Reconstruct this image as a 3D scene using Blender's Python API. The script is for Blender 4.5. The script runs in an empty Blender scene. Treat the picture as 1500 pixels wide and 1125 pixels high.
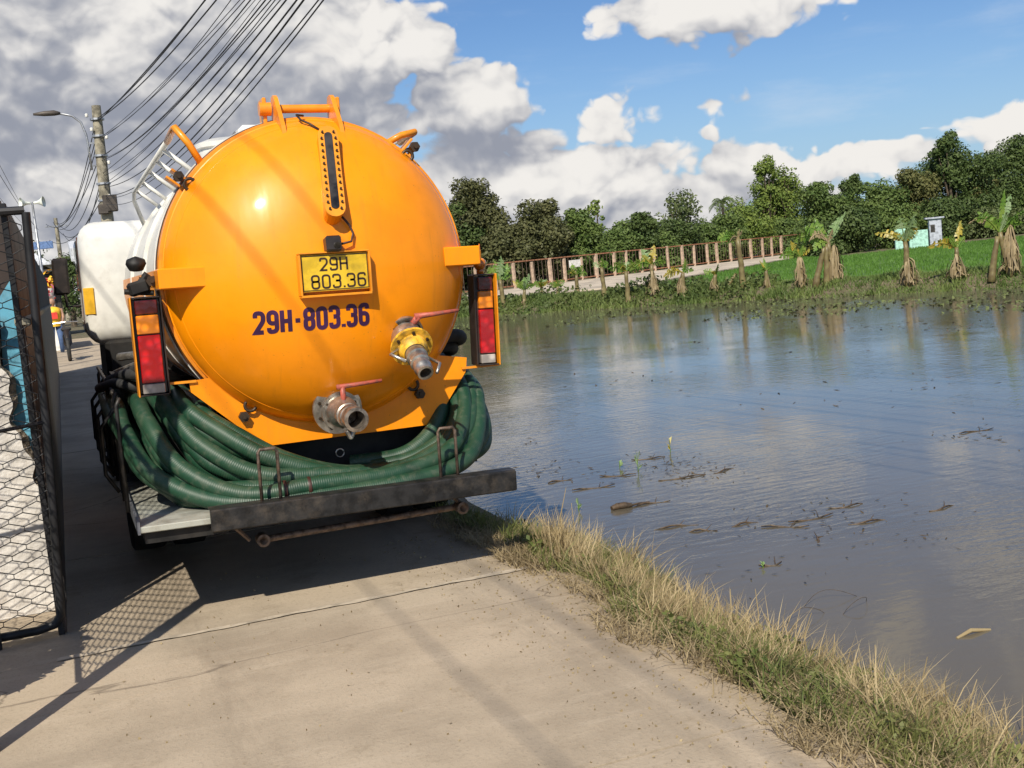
import bpy, math, random
import numpy as np
from mathutils import Vector, Matrix
sc = bpy.context.scene
C = bpy.data.collections.new('place'); sc.collection.children.link(C)
rad = math.radians
rng = np.random.default_rng(7); random.seed(7)

# ------------------------------------------------------------------ camera
F = 1700.0; CAMZ = 1.6
PITCH = math.atan(183.7 / F); YAW = rad(20.87); ROLL = rad(5.32)
fw = Vector((math.sin(YAW)*math.cos(PITCH), math.cos(YAW)*math.cos(PITCH), -math.sin(PITCH)))
rt0 = Vector((math.cos(YAW), -math.sin(YAW), 0)); up0 = rt0.cross(fw)
rt = rt0*math.cos(ROLL) - up0*math.sin(ROLL); up = rt0*math.sin(ROLL) + up0*math.cos(ROLL)
cam = bpy.data.cameras.new('camera'); co = bpy.data.objects.new('camera', cam); C.objects.link(co)
cam.sensor_width = 36; cam.lens = 36*F/1500; cam.clip_start = .05; cam.clip_end = 6000
M = Matrix((rt, up, -fw)).transposed().to_4x4(); M.translation = (0, 0, CAMZ); co.matrix_world = M
sc.camera = co

def ray(x, y):
    return (fw*F + rt*(x-750) - up*(y-562.5)).normalized()
def at_z(x, y, z=0.0):
    d = ray(x, y); return Vector((0, 0, CAMZ)) + d*((z-CAMZ)/d.z)
def at_d(x, y, dist):
    d = ray(x, y); return Vector((0, 0, CAMZ)) + d*(dist/math.hypot(d.x, d.y))

# ------------------------------------------------------------------ light
SUN_EL, SUN_AZ = rad(42), rad(31)          # the sun stands behind the viewer, to the left
sv = Vector((math.cos(SUN_EL)*math.sin(SUN_AZ), math.cos(SUN_EL)*math.cos(SUN_AZ), -math.sin(SUN_EL)))
sl = bpy.data.lights.new('sun', 'SUN'); so = bpy.data.objects.new('sun', sl); C.objects.link(so)
sl.energy = 4.6; sl.angle = rad(.53); sl.color = (1, .93, .80)
so.rotation_euler = sv.to_track_quat('-Z', 'Y').to_euler()
sc.view_settings.view_transform = 'Standard'; sc.view_settings.look = 'None'
sc.view_settings.exposure = 0.28; sc.view_settings.gamma = 1.0
sc.view_settings.use_curve_mapping = False
SKY = .088

# ------------------------------------------------------------------ node helpers
def N(t, kind, **kw):
    n = t.nodes.new(kind)
    for k, v in kw.items():
        if k.startswith('i_'):
            key = k[2:]; key = int(key) if key.isdigit() else key.replace('_', ' ')
            n.inputs[key].default_value = v
        else: setattr(n, k, v)
    return n
def L(t, a, b): t.links.new(a, b)
def mth(t, op, a, b=None, c=None, clamp=False):
    n = t.nodes.new('ShaderNodeMath'); n.operation = op; n.use_clamp = clamp
    for i, v in enumerate((a, b, c)):
        if v is None: continue
        if hasattr(v, 'links'): L(t, v, n.inputs[i])
        else: n.inputs[i].default_value = v
    return n.outputs[0]
def vm(t, op, a, b=None):
    n = t.nodes.new('ShaderNodeVectorMath'); n.operation = op
    for i, v in enumerate((a, b)):
        if v is None: continue
        if hasattr(v, 'links'): L(t, v, n.inputs[i])
        else: n.inputs[i].default_value = v
    return n.outputs['Value'] if op in ('DOT_PRODUCT', 'LENGTH') else n.outputs['Vector']
def mixc(t, f, a, b):
    n = t.nodes.new('ShaderNodeMix'); n.data_type = 'RGBA'
    for i, v in ((0, f), (6, a), (7, b)):
        if hasattr(v, 'links'): L(t, v, n.inputs[i])
        else: n.inputs[i].default_value = v if i == 0 else (*v[:3], 1)
    return n.outputs[2]
def ramp(t, f, p0, p1, smooth=True):
    n = t.nodes.new('ShaderNodeMapRange'); n.interpolation_type = 'SMOOTHSTEP' if smooth else 'LINEAR'
    L(t, f, n.inputs[0]); n.inputs[1].default_value = p0; n.inputs[2].default_value = p1
    return n.outputs[0]

# ------------------------------------------------------------------ world: sky with clouds
w = bpy.data.worlds.new('World'); sc.world = w; w.use_nodes = True
t = w.node_tree; t.nodes.clear()
out = t.nodes.new('ShaderNodeOutputWorld'); bg = t.nodes.new('ShaderNodeBackground'); bg.inputs[1].default_value = SKY
L(t, bg.outputs[0], out.inputs[0])
sky = N(t, 'ShaderNodeTexSky', sky_type='NISHITA', sun_disc=False, sun_elevation=SUN_EL, sun_rotation=SUN_AZ+math.pi,
        air_density=1.0, dust_density=.6, ozone_density=1.2)
# cloud bodies: centre of each in the sky (a direction), half width, half height, weight
BL = [((120, 70), 420, 230, 1.5), ((350, 130), 240, 200, 1.3), ((90, 300), 380, 170, 1.4), ((480, 70), 110, 90, .8), ((530, 35), 60, 50, .6),
      ((620, 84), 52, 50, .80), ((690, 148), 105, 52, 1.0), ((560, 190), 80, 50, .7), ((888, 176), 68, 40, .85),
      ((785, 214), 62, 40, .8), ((740, 262), 240, 70, 1.05), ((905, 268), 105, 50, .85), ((1075, 12), 165, 44, .95), ((985, 42), 70, 26, .6),
      ((1085, 235), 52, 34, .75), ((1130, 270), 140, 16, .5), ((1285, 240), 80, 22, .6), ((1485, 182), 84, 36, .85), ((1052, 148), 26, 17, .42), ((1050, 190), 18, 8, .3),
      ((1340, -14), 90, 20, .6), ((860, 302), 330, 62, 1.0), ((800, 262), 240, 60, 1.1), ((1090, 276), 120, 22, .6)]
BLUE = [((1180, 110), 380, 150), ((740, 30), 150, 60), ((930, 120), 220, 60)]
g = bpy.data.node_groups.new('cloud_density', 'ShaderNodeTree')
g.interface.new_socket('Vector', in_out='INPUT', socket_type='NodeSocketVector')
g.interface.new_socket('Value', in_out='OUTPUT', socket_type='NodeSocketFloat')
g.interface.new_socket('Detail', in_out='OUTPUT', socket_type='NodeSocketFloat')
gi = g.nodes.new('NodeGroupInput'); go = g.nodes.new('NodeGroupOutput'); PR = gi.outputs[0]
# warp the direction a little so that no body keeps a plain oval outline
wn = N(g, 'ShaderNodeTexNoise', noise_dimensions='3D', i_Scale=7.0, i_Detail=4.0, i_Roughness=.6); L(g, PR, wn.inputs['Vector'])
P = vm(g, 'ADD', PR, vm(g, 'MULTIPLY', vm(g, 'SUBTRACT', wn.outputs['Color'], (.5, .5, .5)), (.10, .10, .07)))
def blobmask(px, hw, hh):
    c = ray(*px); r = c.cross(Vector((0, 0, 1))).normalized(); u = r.cross(c); k = 1/F
    dv = vm(g, 'SUBTRACT', P, tuple(c))
    a = vm(g, 'DOT_PRODUCT', dv, tuple(r/(hw*k))); b = vm(g, 'DOT_PRODUCT', dv, tuple(u/(hh*k)))
    return mth(g, 'SQRT', mth(g, 'ADD', mth(g, 'MULTIPLY', a, a), mth(g, 'MULTIPLY', b, b)))
st = vm(g, 'MULTIPLY', P, (1, 1, 1.35))
lowf = N(g, 'ShaderNodeTexNoise', noise_dimensions='3D', i_Scale=3.2, i_Detail=2.0); L(g, st, lowf.inputs['Vector'])
m = mth(g, 'MULTIPLY_ADD', lowf.outputs[0], 3.0, -1.55)
for px, hw, hh in BLUE:
    e = blobmask(px, hw*1.35, hh*1.45)
    m = mth(g, 'SUBTRACT', m, mth(g, 'MULTIPLY', mth(g, 'SUBTRACT', 1.0, e, clamp=True), 2.6))
m = mth(g, 'MAXIMUM', m, -1.2)
for px, hw, hh, wt in BL:
    e = blobmask(px, hw*1.1, hh*1.1)
    m = mth(g, 'MAXIMUM', m, mth(g, 'MULTIPLY', mth(g, 'SUBTRACT', 1.05, e), wt*1.25))
n1 = N(g, 'ShaderNodeTexNoise', noise_dimensions='3D', i_Scale=9.0, i_Detail=7.0, i_Roughness=.53); L(g, st, n1.inputs['Vector'])
n2 = N(g, 'ShaderNodeTexVoronoi', feature='F1', i_Scale=24.0, i_Detail=2.0, i_Roughness=.55); L(g, st, n2.inputs['Vector'])
d = mth(g, 'MULTIPLY_ADD', n1.outputs[0], 2.1, -.93)
d = mth(g, 'ADD', d, mth(g, 'MULTIPLY_ADD', n2.outputs[0], -.65, .36))
L(g, d, go.inputs[1])
d = mth(g, 'ADD', d, m)
L(g, d, go.inputs[0])
tc = t.nodes.new('ShaderNodeTexCoord'); P0 = vm(t, 'NORMALIZE', tc.outputs['Generated'])
def dens(vec):
    n = t.nodes.new('ShaderNodeGroup'); n.node_tree = g; L(t, vec, n.inputs[0]); return n.outputs
D0, E0 = dens(P0)
D1 = dens(vm(t, 'ADD', P0, tuple((-sv)*.004 + Vector((-.003, 0, .007)))))[1]
D2 = dens(vm(t, 'ADD', P0, tuple((-sv)*.014 + Vector((-.006, 0, .026)))))[0]
alpha = ramp(t, D0, -.02, .20)
sep = t.nodes.new('ShaderNodeSeparateXYZ'); L(t, P0, sep.inputs[0])
shade = mth(t, 'MULTIPLY_ADD', mth(t, 'SUBTRACT', E0, D1), .70, .44)
shade = mth(t, 'ADD', shade, mth(t, 'MULTIPLY', mth(t, 'SUBTRACT', D0, D2), .75))
shade = mth(t, 'SUBTRACT', shade, mth(t, 'MULTIPLY', mth(t, 'SUBTRACT', D0, .5, clamp=True), .32))
tn = N(t, 'ShaderNodeTexNoise', i_Scale=5.0, i_Detail=4.0, i_Roughness=.5); L(t, vm(t, 'MULTIPLY', P0, (1, 1, 2.2)), tn.inputs['Vector'])
shade = mth(t, 'ADD', shade, mth(t, 'MULTIPLY', mth(t, 'MULTIPLY_ADD', tn.outputs[0], 3.0, -1.50), ramp(t, D0, .1, .8)))
shade = ramp(t, shade, -.30, 1.25)
ccol = mixc(t, shade, (2.9, 3.1, 3.7), (8.3, 8.05, 7.7))
# thin high cirrus
cn = N(t, 'ShaderNodeTexNoise', i_Scale=3.0, i_Detail=6.0, i_Roughness=.6); L(t, vm(t, 'MULTIPLY', P0, (1.0, 2.2, 7.0)), cn.inputs['Vector'])
cir = mth(t, 'MULTIPLY', ramp(t, cn.outputs[0], .50, .80), .34)
skyc = vm(t, 'MULTIPLY', sky.outputs[0], (.52, .70, .95))
skyc = mixc(t, mth(t, 'MULTIPLY', mth(t, 'SUBTRACT', 1.0, ramp(t, sep.outputs[2], -.02, .20)), .62), skyc, (3.9, 5.6, 7.5))
s1 = mixc(t, cir, skyc, (6.4, 7.0, 7.8))
s2 = mixc(t, alpha, s1, ccol)
# below the horizon the world is plain ground haze
L(t, mixc(t, ramp(t, sep.outputs[2], -.02, 0.0), (1.2, 1.2, 1.0), s2), bg.inputs[0])
w.cycles.sampling_method = 'MANUAL'; w.cycles.sample_map_resolution = 512

# ------------------------------------------------------------------ materials
MATS = {}
def mat(name, col, rough=.6, metal=0, var=.15, scale=8, bump=0, bscale=30, col2=None, coat=0, detail=4, thr=(.4, .65), spec=.5,
        trans=0, dirt=None, dirt_amt=0, dirt_scale=4, ani=None):
    m = bpy.data.materials.new(name); m.use_nodes = True; t = m.node_tree; b = t.nodes['Principled BSDF']
    tc = t.nodes.new('ShaderNodeTexCoord'); src = tc.outputs['Object']
    if ani: src = vm(t, 'MULTIPLY', src, ani)
    n = N(t, 'ShaderNodeTexNoise', i_Scale=scale, i_Detail=detail, i_Roughness=.6); L(t, src, n.inputs['Vector'])
    c2 = col2 or tuple(c*(1-var*1.6) for c in col)
    c1 = col if col2 else tuple(min(1, c*(1+var*.5)) for c in col)
    f = ramp(t, n.outputs[0], *thr)
    c = mixc(t, f, c1, c2)
    if dirt:
        n3 = N(t, 'ShaderNodeTexNoise', i_Scale=dirt_scale, i_Detail=7, i_Roughness=.7); L(t, tc.outputs['Object'], n3.inputs['Vector'])
        c = mixc(t, mth(t, 'MULTIPLY', ramp(t, n3.outputs[0], .45, .75), dirt_amt), c, dirt)
    L(t, c, b.inputs['Base Color'])
    b.inputs['Roughness'].default_value = rough; b.inputs['Metallic'].default_value = metal
    b.inputs['Specular IOR Level'].default_value = spec
    b.inputs['Coat Weight'].default_value = coat; b.inputs['Coat Roughness'].default_value = .10
    if bump:
        n4 = N(t, 'ShaderNodeTexNoise', i_Scale=bscale, i_Detail=5); L(t, src, n4.inputs['Vector'])
        bp = N(t, 'ShaderNodeBump', i_Strength=1.0, i_Distance=bump); L(t, n4.outputs[0], bp.inputs['Height']); L(t, bp.outputs[0], b.inputs['Normal'])
    if trans:
        tr = t.nodes.new('ShaderNodeBsdfTranslucent'); L(t, c, tr.inputs[0])
        ms = t.nodes.new('ShaderNodeMixShader'); ms.inputs[0].default_value = trans
        L(t, b.outputs[0], ms.inputs[1]); L(t, tr.outputs[0], ms.inputs[2]); L(t, ms.outputs[0], t.nodes['Material Output'].inputs[0])
    MATS[name] = m; return m
def leafmat(name, a, b, trans=.25, rough=.55, scale=1.2):
    """leaves: colour varies from leaf to leaf (random per island) and from branch to branch"""
    m = bpy.data.materials.new(name); m.use_nodes = True; t = m.node_tree; bs = t.nodes['Principled BSDF']
    ge = t.nodes.new('ShaderNodeNewGeometry'); tc = t.nodes.new('ShaderNodeTexCoord')
    n = N(t, 'ShaderNodeTexNoise', i_Scale=scale, i_Detail=3); L(t, tc.outputs['Object'], n.inputs['Vector'])
    f = mth(t, 'ADD', mth(t, 'MULTIPLY', ge.outputs['Random Per Island'], .6), mth(t, 'MULTIPLY', ramp(t, n.outputs[0], .35, .65), .5), clamp=True)
    c = mixc(t, f, a, b); L(t, c, bs.inputs['Base Color']); bs.inputs['Roughness'].default_value = rough
    bs.inputs['Specular IOR Level'].default_value = .25
    if trans:
        tr = t.nodes.new('ShaderNodeBsdfTranslucent'); L(t, c, tr.inputs[0]); ms = t.nodes.new('ShaderNodeMixShader'); ms.inputs[0].default_value = trans
        L(t, bs.outputs[0], ms.inputs[1]); L(t, tr.outputs[0], ms.inputs[2]); L(t, ms.outputs[0], t.nodes['Material Output'].inputs[0])
    MATS[name] = m; return m
mat('orange', (.92, .285, .001),   .42, var=.04, scale=3, coat=.28, spec=.3, dirt=(.62, .18, .004), dirt_amt=.18, dirt_scale=3, bump=.0006, bscale=5)
mat('orange_frame', (.80, .28, .008), .42, var=.08, scale=9, coat=.3, dirt=(.28, .12, .03), dirt_amt=.3, dirt_scale=14)
mat('white_paint', (.72, .70, .64), .4, var=.08, scale=3, coat=.3, dirt=(.35, .31, .25), dirt_amt=.35)
mat('seal', (.06, .022, .015), .5, var=.3)
mat('dark_steel', (.035, .034, .034), .5, .6, var=.3, scale=14, dirt=(.16, .13, .10), dirt_amt=.55, dirt_scale=9, bump=.001)
mat('chassis', (.014, .013, .012), .6, .2, var=.4, scale=9, dirt=(.05, .04, .03), dirt_amt=.4)
mat('rusty_rod', (.15, .11, .085), .6, .5, var=.4, scale=30, dirt=(.22, .12, .06), dirt_amt=.5, dirt_scale=20)
mat('bare_metal', (.50, .47, .42), .33, .85, var=.25, scale=16, dirt=(.22, .17, .11), dirt_amt=.5, dirt_scale=22, bump=.0008, bscale=60)
mat('brass_metal', (.40, .34, .28), .4, .8, var=.35, scale=25, dirt=(.20, .14, .10), dirt_amt=.4, dirt_scale=26)
mat('yellow_paint', (.80, .44, .03), .5, var=.3, scale=25, dirt=(.35, .28, .18), dirt_amt=.5, dirt_scale=30)
mat('red_handle', (.42, .09, .06), .5, var=.3, scale=30, dirt=(.5, .3, .25), dirt_amt=.4, dirt_scale=30)
mat('gauge_glass', (.045, .04, .035), .12, var=.5, scale=6, coat=.4)
mat('bolt_dark', (.06, .04, .025), .5, .5)
mat('camera_black', (.03, .022, .018), .4, var=.3)
mat('plate_yellow', (.72, .46, .02), .4, var=.15, scale=12, dirt=(.4, .3, .05), dirt_amt=.3, dirt_scale=10)
mat('plate_ink', (.035, .015, .008), .5)
mat('purple_paint', (.045, .008, .06), .5, var=.2)
mat('sticker', (.72, .40, .03), .4)
mat('rubber', (.02, .02, .02), .75, var=.4, scale=12, dirt=(.10, .085, .065), dirt_amt=.5)
mat('grey_deck', (.36, .36, .31), .6, .1, var=.2, scale=6, dirt=(.18, .14, .09), dirt_amt=.55, dirt_scale=9)
mat('concrete_pole', (.30, .27, .20), .85, var=.35, scale=3, dirt=(.12, .105, .075), dirt_amt=.7, dirt_scale=2.5, bump=.01, bscale=12)
mat('cable_black', (.012, .012, .014), .6)
mat('galvanised', (.42, .43, .45), .45, .7, var=.2)
mat('brown_metal', (.05, .035, .03), .5, .2, var=.3, scale=3, dirt=(.11, .085, .065), dirt_amt=.5, dirt_scale=6)
mat('slate_metal', (.075, .062, .052), .55, .2, var=.3, scale=3, dirt=(.13, .11, .09), dirt_amt=.5)
mat('black_frame', (.018, .018, .02), .5, .3, var=.3)
mat('wire', (.05, .05, .052), .5, .6, var=.3, scale=20)
mat('plaster', (.62, .58, .53), .9, var=.12, scale=4, dirt=(.36, .29, .21), dirt_amt=.4, dirt_scale=6, bump=.02, bscale=14)
mat('mortar', (.34, .28, .21), .95, var=.4, scale=12, bump=.03, bscale=25)
mat('blue_paint', (.10, .33, .46), .7, var=.25, scale=8, dirt=(.3, .4, .42), dirt_amt=.4, dirt_scale=7)
mat('post_pink', (.50, .36, .26), .8, var=.2, scale=5)
mat('rail_rust', (.34, .15, .08), .7, var=.3)
mat('fence_wire', (.16, .11, .08), .7)
mat('mint', (.36, .60, .50), .8, var=.2); mat('grey_wall', (.40, .42, .48), .8, var=.2)
mat('roof_white', (.62, .64, .68), .6, var=.2); mat('roof_blue', (.12, .2, .38), .5); mat('dark_wall', (.05, .045, .04), .8, var=.4)
mat('white_wall', (.75, .73, .68), .8, var=.15, scale=3); mat('horn', (.75, .78, .70), .5)
mat('petal_red', (.75, .05, .03), .6); mat('petal_yellow', (.85, .5, .03), .6); mat('petal_pink', (.8, .2, .3), .6)
mat('denim', (.07, .12, .24), .8); mat('skin', (.35, .2, .13), .6); mat('shirt_white', (.7, .7, .7), .8)
mat('bark', (.10, .075, .05), .9, var=.4, scale=6, bump=.02, bscale=12)
mat('wood_wet', (.07, .045, .025), .6, var=.5, scale=20, dirt=(.16, .11, .06), dirt_amt=.5, dirt_scale=14, bump=.006)
mat('path_concrete', (.52, .44, .34), .9, var=.2, scale=.8, dirt=(.30, .26, .19), dirt_amt=.5, dirt_scale=.5)
leafmat('leaf_dark', (0.042, 0.072, 0.021), (0.1, 0.14, 0.04), .2)
leafmat('leaf_olive', (0.062, 0.072, 0.027), (0.13, 0.13, 0.052), .2)
leafmat('leaf_mid', (0.064, 0.11, 0.028), (0.15, 0.205, 0.055), .25)
leafmat('leaf_bright', (0.11, 0.175, 0.036), (0.23, 0.29, 0.065), .3)
leafmat('leaf_pale', (.085, .125, .045), (.17, .20, .08), .3)
leafmat('leaf_rust', (0.1, 0.115, 0.038), (0.18, 0.17, 0.06), .25)
leafmat('grass_green', (.085, .12, .03), (.25, .25, .085), .3, scale=2)
leafmat('grass_dry', (.27, .20, .10), (.58, .46, .26), .3, scale=3)
leafmat('rice', (0.075, 0.165, 0.024), (0.12, 0.235, 0.04), .3, scale=.15)
leafmat('weed', (.075, .13, .03), (.19, .235, .07), .25, scale=.6)
leafmat('weed_dark', (0.055, 0.09, 0.026), (0.13, 0.16, 0.05), .25, scale=.6)
leafmat('debris', (.035, .026, .014), (.12, .085, .045), 0, scale=2)
leafmat('float_green', (.07, .09, .03), (.17, .20, .07), .1, scale=.5)
leafmat('dry_leaf', (.20, .15, .08), (.42, .33, .19), .2, scale=3)
def banana_mat(name, a, b):
    m = bpy.data.materials.new(name); m.use_nodes = True; t = m.node_tree; bs = t.nodes['Principled BSDF']
    tc = t.nodes.new('ShaderNodeTexCoord'); n = N(t, 'ShaderNodeTexNoise', i_Scale=5, i_Detail=5); L(t, tc.outputs['Object'], n.inputs[0])
    c = mixc(t, ramp(t, n.outputs[0], .4, .65), a, b); L(t, c, bs.inputs[0]); bs.inputs['Roughness'].default_value = .4
    tr = t.nodes.new('ShaderNodeBsdfTranslucent'); L(t, c, tr.inputs[0]); ms = t.nodes.new('ShaderNodeMixShader'); ms.inputs[0].default_value = .35
    L(t, bs.outputs[0], ms.inputs[1]); L(t, tr.outputs[0], ms.inputs[2]); L(t, ms.outputs[0], t.nodes['Material Output'].inputs[0]); MATS[name] = m
banana_mat('ban_green', (.13, .25, .035), (.24, .34, .06)); banana_mat('ban_pale', (.24, .36, .14), (.36, .46, .24))
banana_mat('ban_yellow', (.50, .38, .05), (.34, .32, .06)); banana_mat('ban_stem', (.30, .25, .11), (.20, .15, .07))
def lensmat(name, col, rough=.15):
    m = bpy.data.materials.new(name); m.use_nodes = True; t = m.node_tree; b = t.nodes['Principled BSDF']
    tc = t.nodes.new('ShaderNodeTexCoord'); v = N(t, 'ShaderNodeTexVoronoi', i_Scale=22.0); L(t, tc.outputs['Object'], v.inputs['Vector'])
    c = mixc(t, ramp(t, v.outputs[0], .1, .6), tuple(min(1, q*1.25) for q in col), tuple(q*.6 for q in col)); L(t, c, b.inputs[0])
    b.inputs['Roughness'].default_value = rough; b.inputs['Coat Weight'].default_value = .6
    bp = N(t, 'ShaderNodeBump', i_Strength=.7, i_Distance=.004); L(t, v.outputs[0], bp.inputs['Height']); L(t, bp.outputs[0], b.inputs['Normal']); MATS[name] = m
lensmat('lens_red', (.50, .008, .012)); lensmat('lens_amber', (.75, .22, .01)); lensmat('lens_clear', (.45, .40, .36)); lensmat('lens_maroon', (.10, .008, .01))
# hose: dark green ribbed rubber with dusty top
m = bpy.data.materials.new('hose_green'); m.use_nodes = True; t = m.node_tree; b = t.nodes['Principled BSDF']
tc = t.nodes.new('ShaderNodeTexCoord'); ge = t.nodes.new('ShaderNodeNewGeometry')
n = N(t, 'ShaderNodeTexNoise', i_Scale=5, i_Detail=7, i_Roughness=.7); L(t, tc.outputs['Object'], n.inputs['Vector'])
nb = N(t, 'ShaderNodeTexNoise', i_Scale=26, i_Detail=4); L(t, tc.outputs['Object'], nb.inputs['Vector'])
c = mixc(t, ramp(t, n.outputs[0], .42, .7), (.009, .048, .023), (.032, .068, .037))
c = mixc(t, mth(t, 'MULTIPLY', ramp(t, nb.outputs[0], .5, .75), .35), c, (.13, .135, .095))
L(t, c, b.inputs[0]); b.inputs['Roughness'].default_value = .5
uvn = t.nodes.new('ShaderNodeUVMap'); sp = t.nodes.new('ShaderNodeSeparateXYZ'); L(t, uvn.outputs[0], sp.inputs[0])
rib = mth(t, 'SINE', mth(t, 'MULTIPLY', sp.outputs[0], 2*math.pi/.011))
bp = N(t, 'ShaderNodeBump', i_Strength=.4, i_Distance=.0008); L(t, rib, bp.inputs['Height']); L(t, bp.outputs[0], b.inputs['Normal'])
MATS['hose_green'] = m
m = MATS['orange']; t = m.node_tree; b = t.nodes['Principled BSDF']; old = b.inputs['Base Color'].links[0].from_socket
tc = t.nodes.new('ShaderNodeTexCoord'); n = N(t, 'ShaderNodeTexNoise', i_Scale=1, i_Detail=6, i_Roughness=.65); L(t, vm(t, 'MULTIPLY', tc.outputs['Object'], (22, 6, 1.6)), n.inputs['Vector'])
n2_ = N(t, 'ShaderNodeTexNoise', i_Scale=90, i_Detail=2); L(t, tc.outputs['Object'], n2_.inputs['Vector'])
c = mixc(t, mth(t, 'MULTIPLY', ramp(t, n.outputs[0], .52, .78), .30), old, (.50, .17, .01)); c = mixc(t, mth(t, 'MULTIPLY', ramp(t, n2_.outputs[0], .70, .76), .6), c, (.30, .12, .02)); L(t, c, b.inputs['Base Color'])
rn = mth(t, 'MULTIPLY_ADD', n.outputs[0], .35, .26); L(t, rn, b.inputs['Roughness'])

# ------------------------------------------------------------------ mesh builder
class MB:
    def __init__(s): s.v = []; s.f = []; s.uv = None
    def add(s, vs, fs):
        o = len(s.v); s.v += [tuple(p) for p in vs]; s.f += [tuple(i+o for i in f) for f in fs]; return s
    def box(s, c, sz, R=None, bev=0.0):
        hx, hy, hz = [q/2 for q in sz]; c = Vector(c)
        if bev <= 0:
            vs = [Vector((x*hx, y*hy, z*hz)) for x in (-1, 1) for y in (-1, 1) for z in (-1, 1)]
            fs = [(0, 1, 3, 2), (4, 6, 7, 5), (0, 4, 5, 1), (2, 3, 7, 6), (0, 2, 6, 4), (1, 5, 7, 3)]
        else:
            b = bev; vs = []; idx = {}
            for x in (-1, 1):
                for y in (-1, 1):
                    for z in (-1, 1):
                        for a in range(3):
                            q = [x*(hx-b), y*(hy-b), z*(hz-b)]; q[a] += (x, y, z)[a]*b; idx[(x, y, z, a)] = len(vs); vs.append(Vector(q))
            fs = []
            for a in range(3):
                o = [i for i in range(3) if i != a]
                for sg in (-1, 1):
                    q = []
                    for u, v2 in ((-1, -1), (1, -1), (1, 1), (-1, 1)):
                        k = [0, 0, 0]; k[a] = sg; k[o[0]] = u; k[o[1]] = v2; q.append(idx[(*k, a)])
                    fs.append(tuple(q))
            for a in range(3):
                o = [i for i in range(3) if i != a]
                for u in (-1, 1):
                    for v2 in (-1, 1):
                        k1 = [0]*3; k2 = [0]*3; k1[a] = -1; k2[a] = 1; k1[o[0]] = k2[o[0]] = u; k1[o[1]] = k2[o[1]] = v2
                        fs.append((idx[(*k1, o[0])], idx[(*k2, o[0])], idx[(*k2, o[1])], idx[(*k1, o[1])]))
            for x in (-1, 1):
                for y in (-1, 1):
                    for z in (-1, 1): fs.append(tuple(idx[(x, y, z, a)] for a in range(3)))
        if R is not None: vs = [R @ q for q in vs]
        return s.add([c+q for q in vs], fs)
    def tube(s, pts, r, n=8, caps=True):
        pts = [Vector(p) for p in pts]; rs = r if hasattr(r, '__len__') else [r]*len(pts)
        up_ = Vector((0, 0, 1)); vs = []; fs = []; k = len(pts); nrm = None
        for i, p in enumerate(pts):
            d = (pts[min(i+1, k-1)] - pts[max(i-1, 0)]).normalized()
            if nrm is None:
                nrm = d.cross(up_) if abs(d.dot(up_)) < .95 else d.cross(Vector((1, 0, 0)))
            nrm = (nrm - d*nrm.dot(d)).normalized(); b = d.cross(nrm)
            for j in range(n):
                a = 2*math.pi*j/n; vs.append(p + (nrm*math.cos(a) + b*math.sin(a))*rs[i])
        for i in range(k-1):
            for j in range(n):
                j2 = (j+1) % n; fs.append((i*n+j, i*n+j2, (i+1)*n+j2, (i+1)*n+j))
        if caps: fs += [tuple(range(n))[::-1], tuple((k-1)*n+j for j in range(n))]
        return s.add(vs, fs)
    def cyl(s, a, b, r0, r1=None, n=16): return s.tube([a, b], [r0, r0 if r1 is None else r1], n)
    def lathe(s, o, ax, prof, n=24, caps=False):
        """prof: (distance along axis, radius)"""
        o = Vector(o); ax = Vector(ax).normalized(); u = ax.cross(Vector((0, 0, 1)) if abs(ax.z) < .9 else Vector((1, 0, 0))).normalized(); v = ax.cross(u)
        vs = []; fs = []
        for h, r in prof:
            for j in range(n):
                a = 2*math.pi*j/n; vs.append(o + ax*h + (u*math.cos(a)+v*math.sin(a))*r)
        for i in range(len(prof)-1):
            for j in range(n): j2 = (j+1) % n; fs.append((i*n+j, i*n+j2, (i+1)*n+j2, (i+1)*n+j))
        if caps: fs += [tuple(range(n))[::-1], tuple((len(prof)-1)*n+j for j in range(n))]
        return s.add(vs, fs)
    def prism(s, poly, ax, th):
        poly = [Vector(p) for p in poly]; ax = Vector(ax)*th; n = len(poly)
        return s.add(poly + [p+ax for p in poly], [tuple(range(n))[::-1], tuple(range(n, 2*n))] + [(i, (i+1) % n, (i+1) % n+n, i+n) for i in range(n)])
    def build(s, name, m, parent=None, smooth=None, stuff=False, label=None):
        me = bpy.data.meshes.new(name); me.from_pydata(s.v, [], s.f); me.materials.append(MATS[m])
        o = bpy.data.objects.new(name, me); C.objects.link(o)
        if smooth: 
            me.polygons.foreach_set('use_smooth', [True]*len(me.polygons))
            if smooth is not True: me.set_sharp_from_angle(angle=rad(smooth))
        if parent: o.parent = parent
        if stuff: o['kind'] = 'stuff'
        if label: o['label'] = label
        return o
def npmesh(name, V, Fq, m, parent=None, stuff=False, smooth=False):
    """V (n,3), Fq (k,3|4) numpy"""
    me = bpy.data.meshes.new(name); V = np.asarray(V, np.float32); Fq = np.asarray(Fq, np.int32); k = Fq.shape[1]
    me.vertices.add(len(V)); me.vertices.foreach_set('co', V.ravel())
    me.loops.add(Fq.size); me.loops.foreach_set('vertex_index', Fq.ravel())
    me.polygons.add(len(Fq)); me.polygons.foreach_set('loop_start', np.arange(0, Fq.size, k, dtype=np.int32))
    me.polygons.foreach_set('loop_total', np.full(len(Fq), k, np.int32))
    if smooth: me.polygons.foreach_set('use_smooth', np.ones(len(Fq), bool))
    me.update(calc_edges=True); me.validate(); me.materials.append(MATS[m])
    o = bpy.data.objects.new(name, me); C.objects.link(o)
    if parent: o.parent = parent
    if stuff: o['kind'] = 'stuff'
    return o
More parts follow.
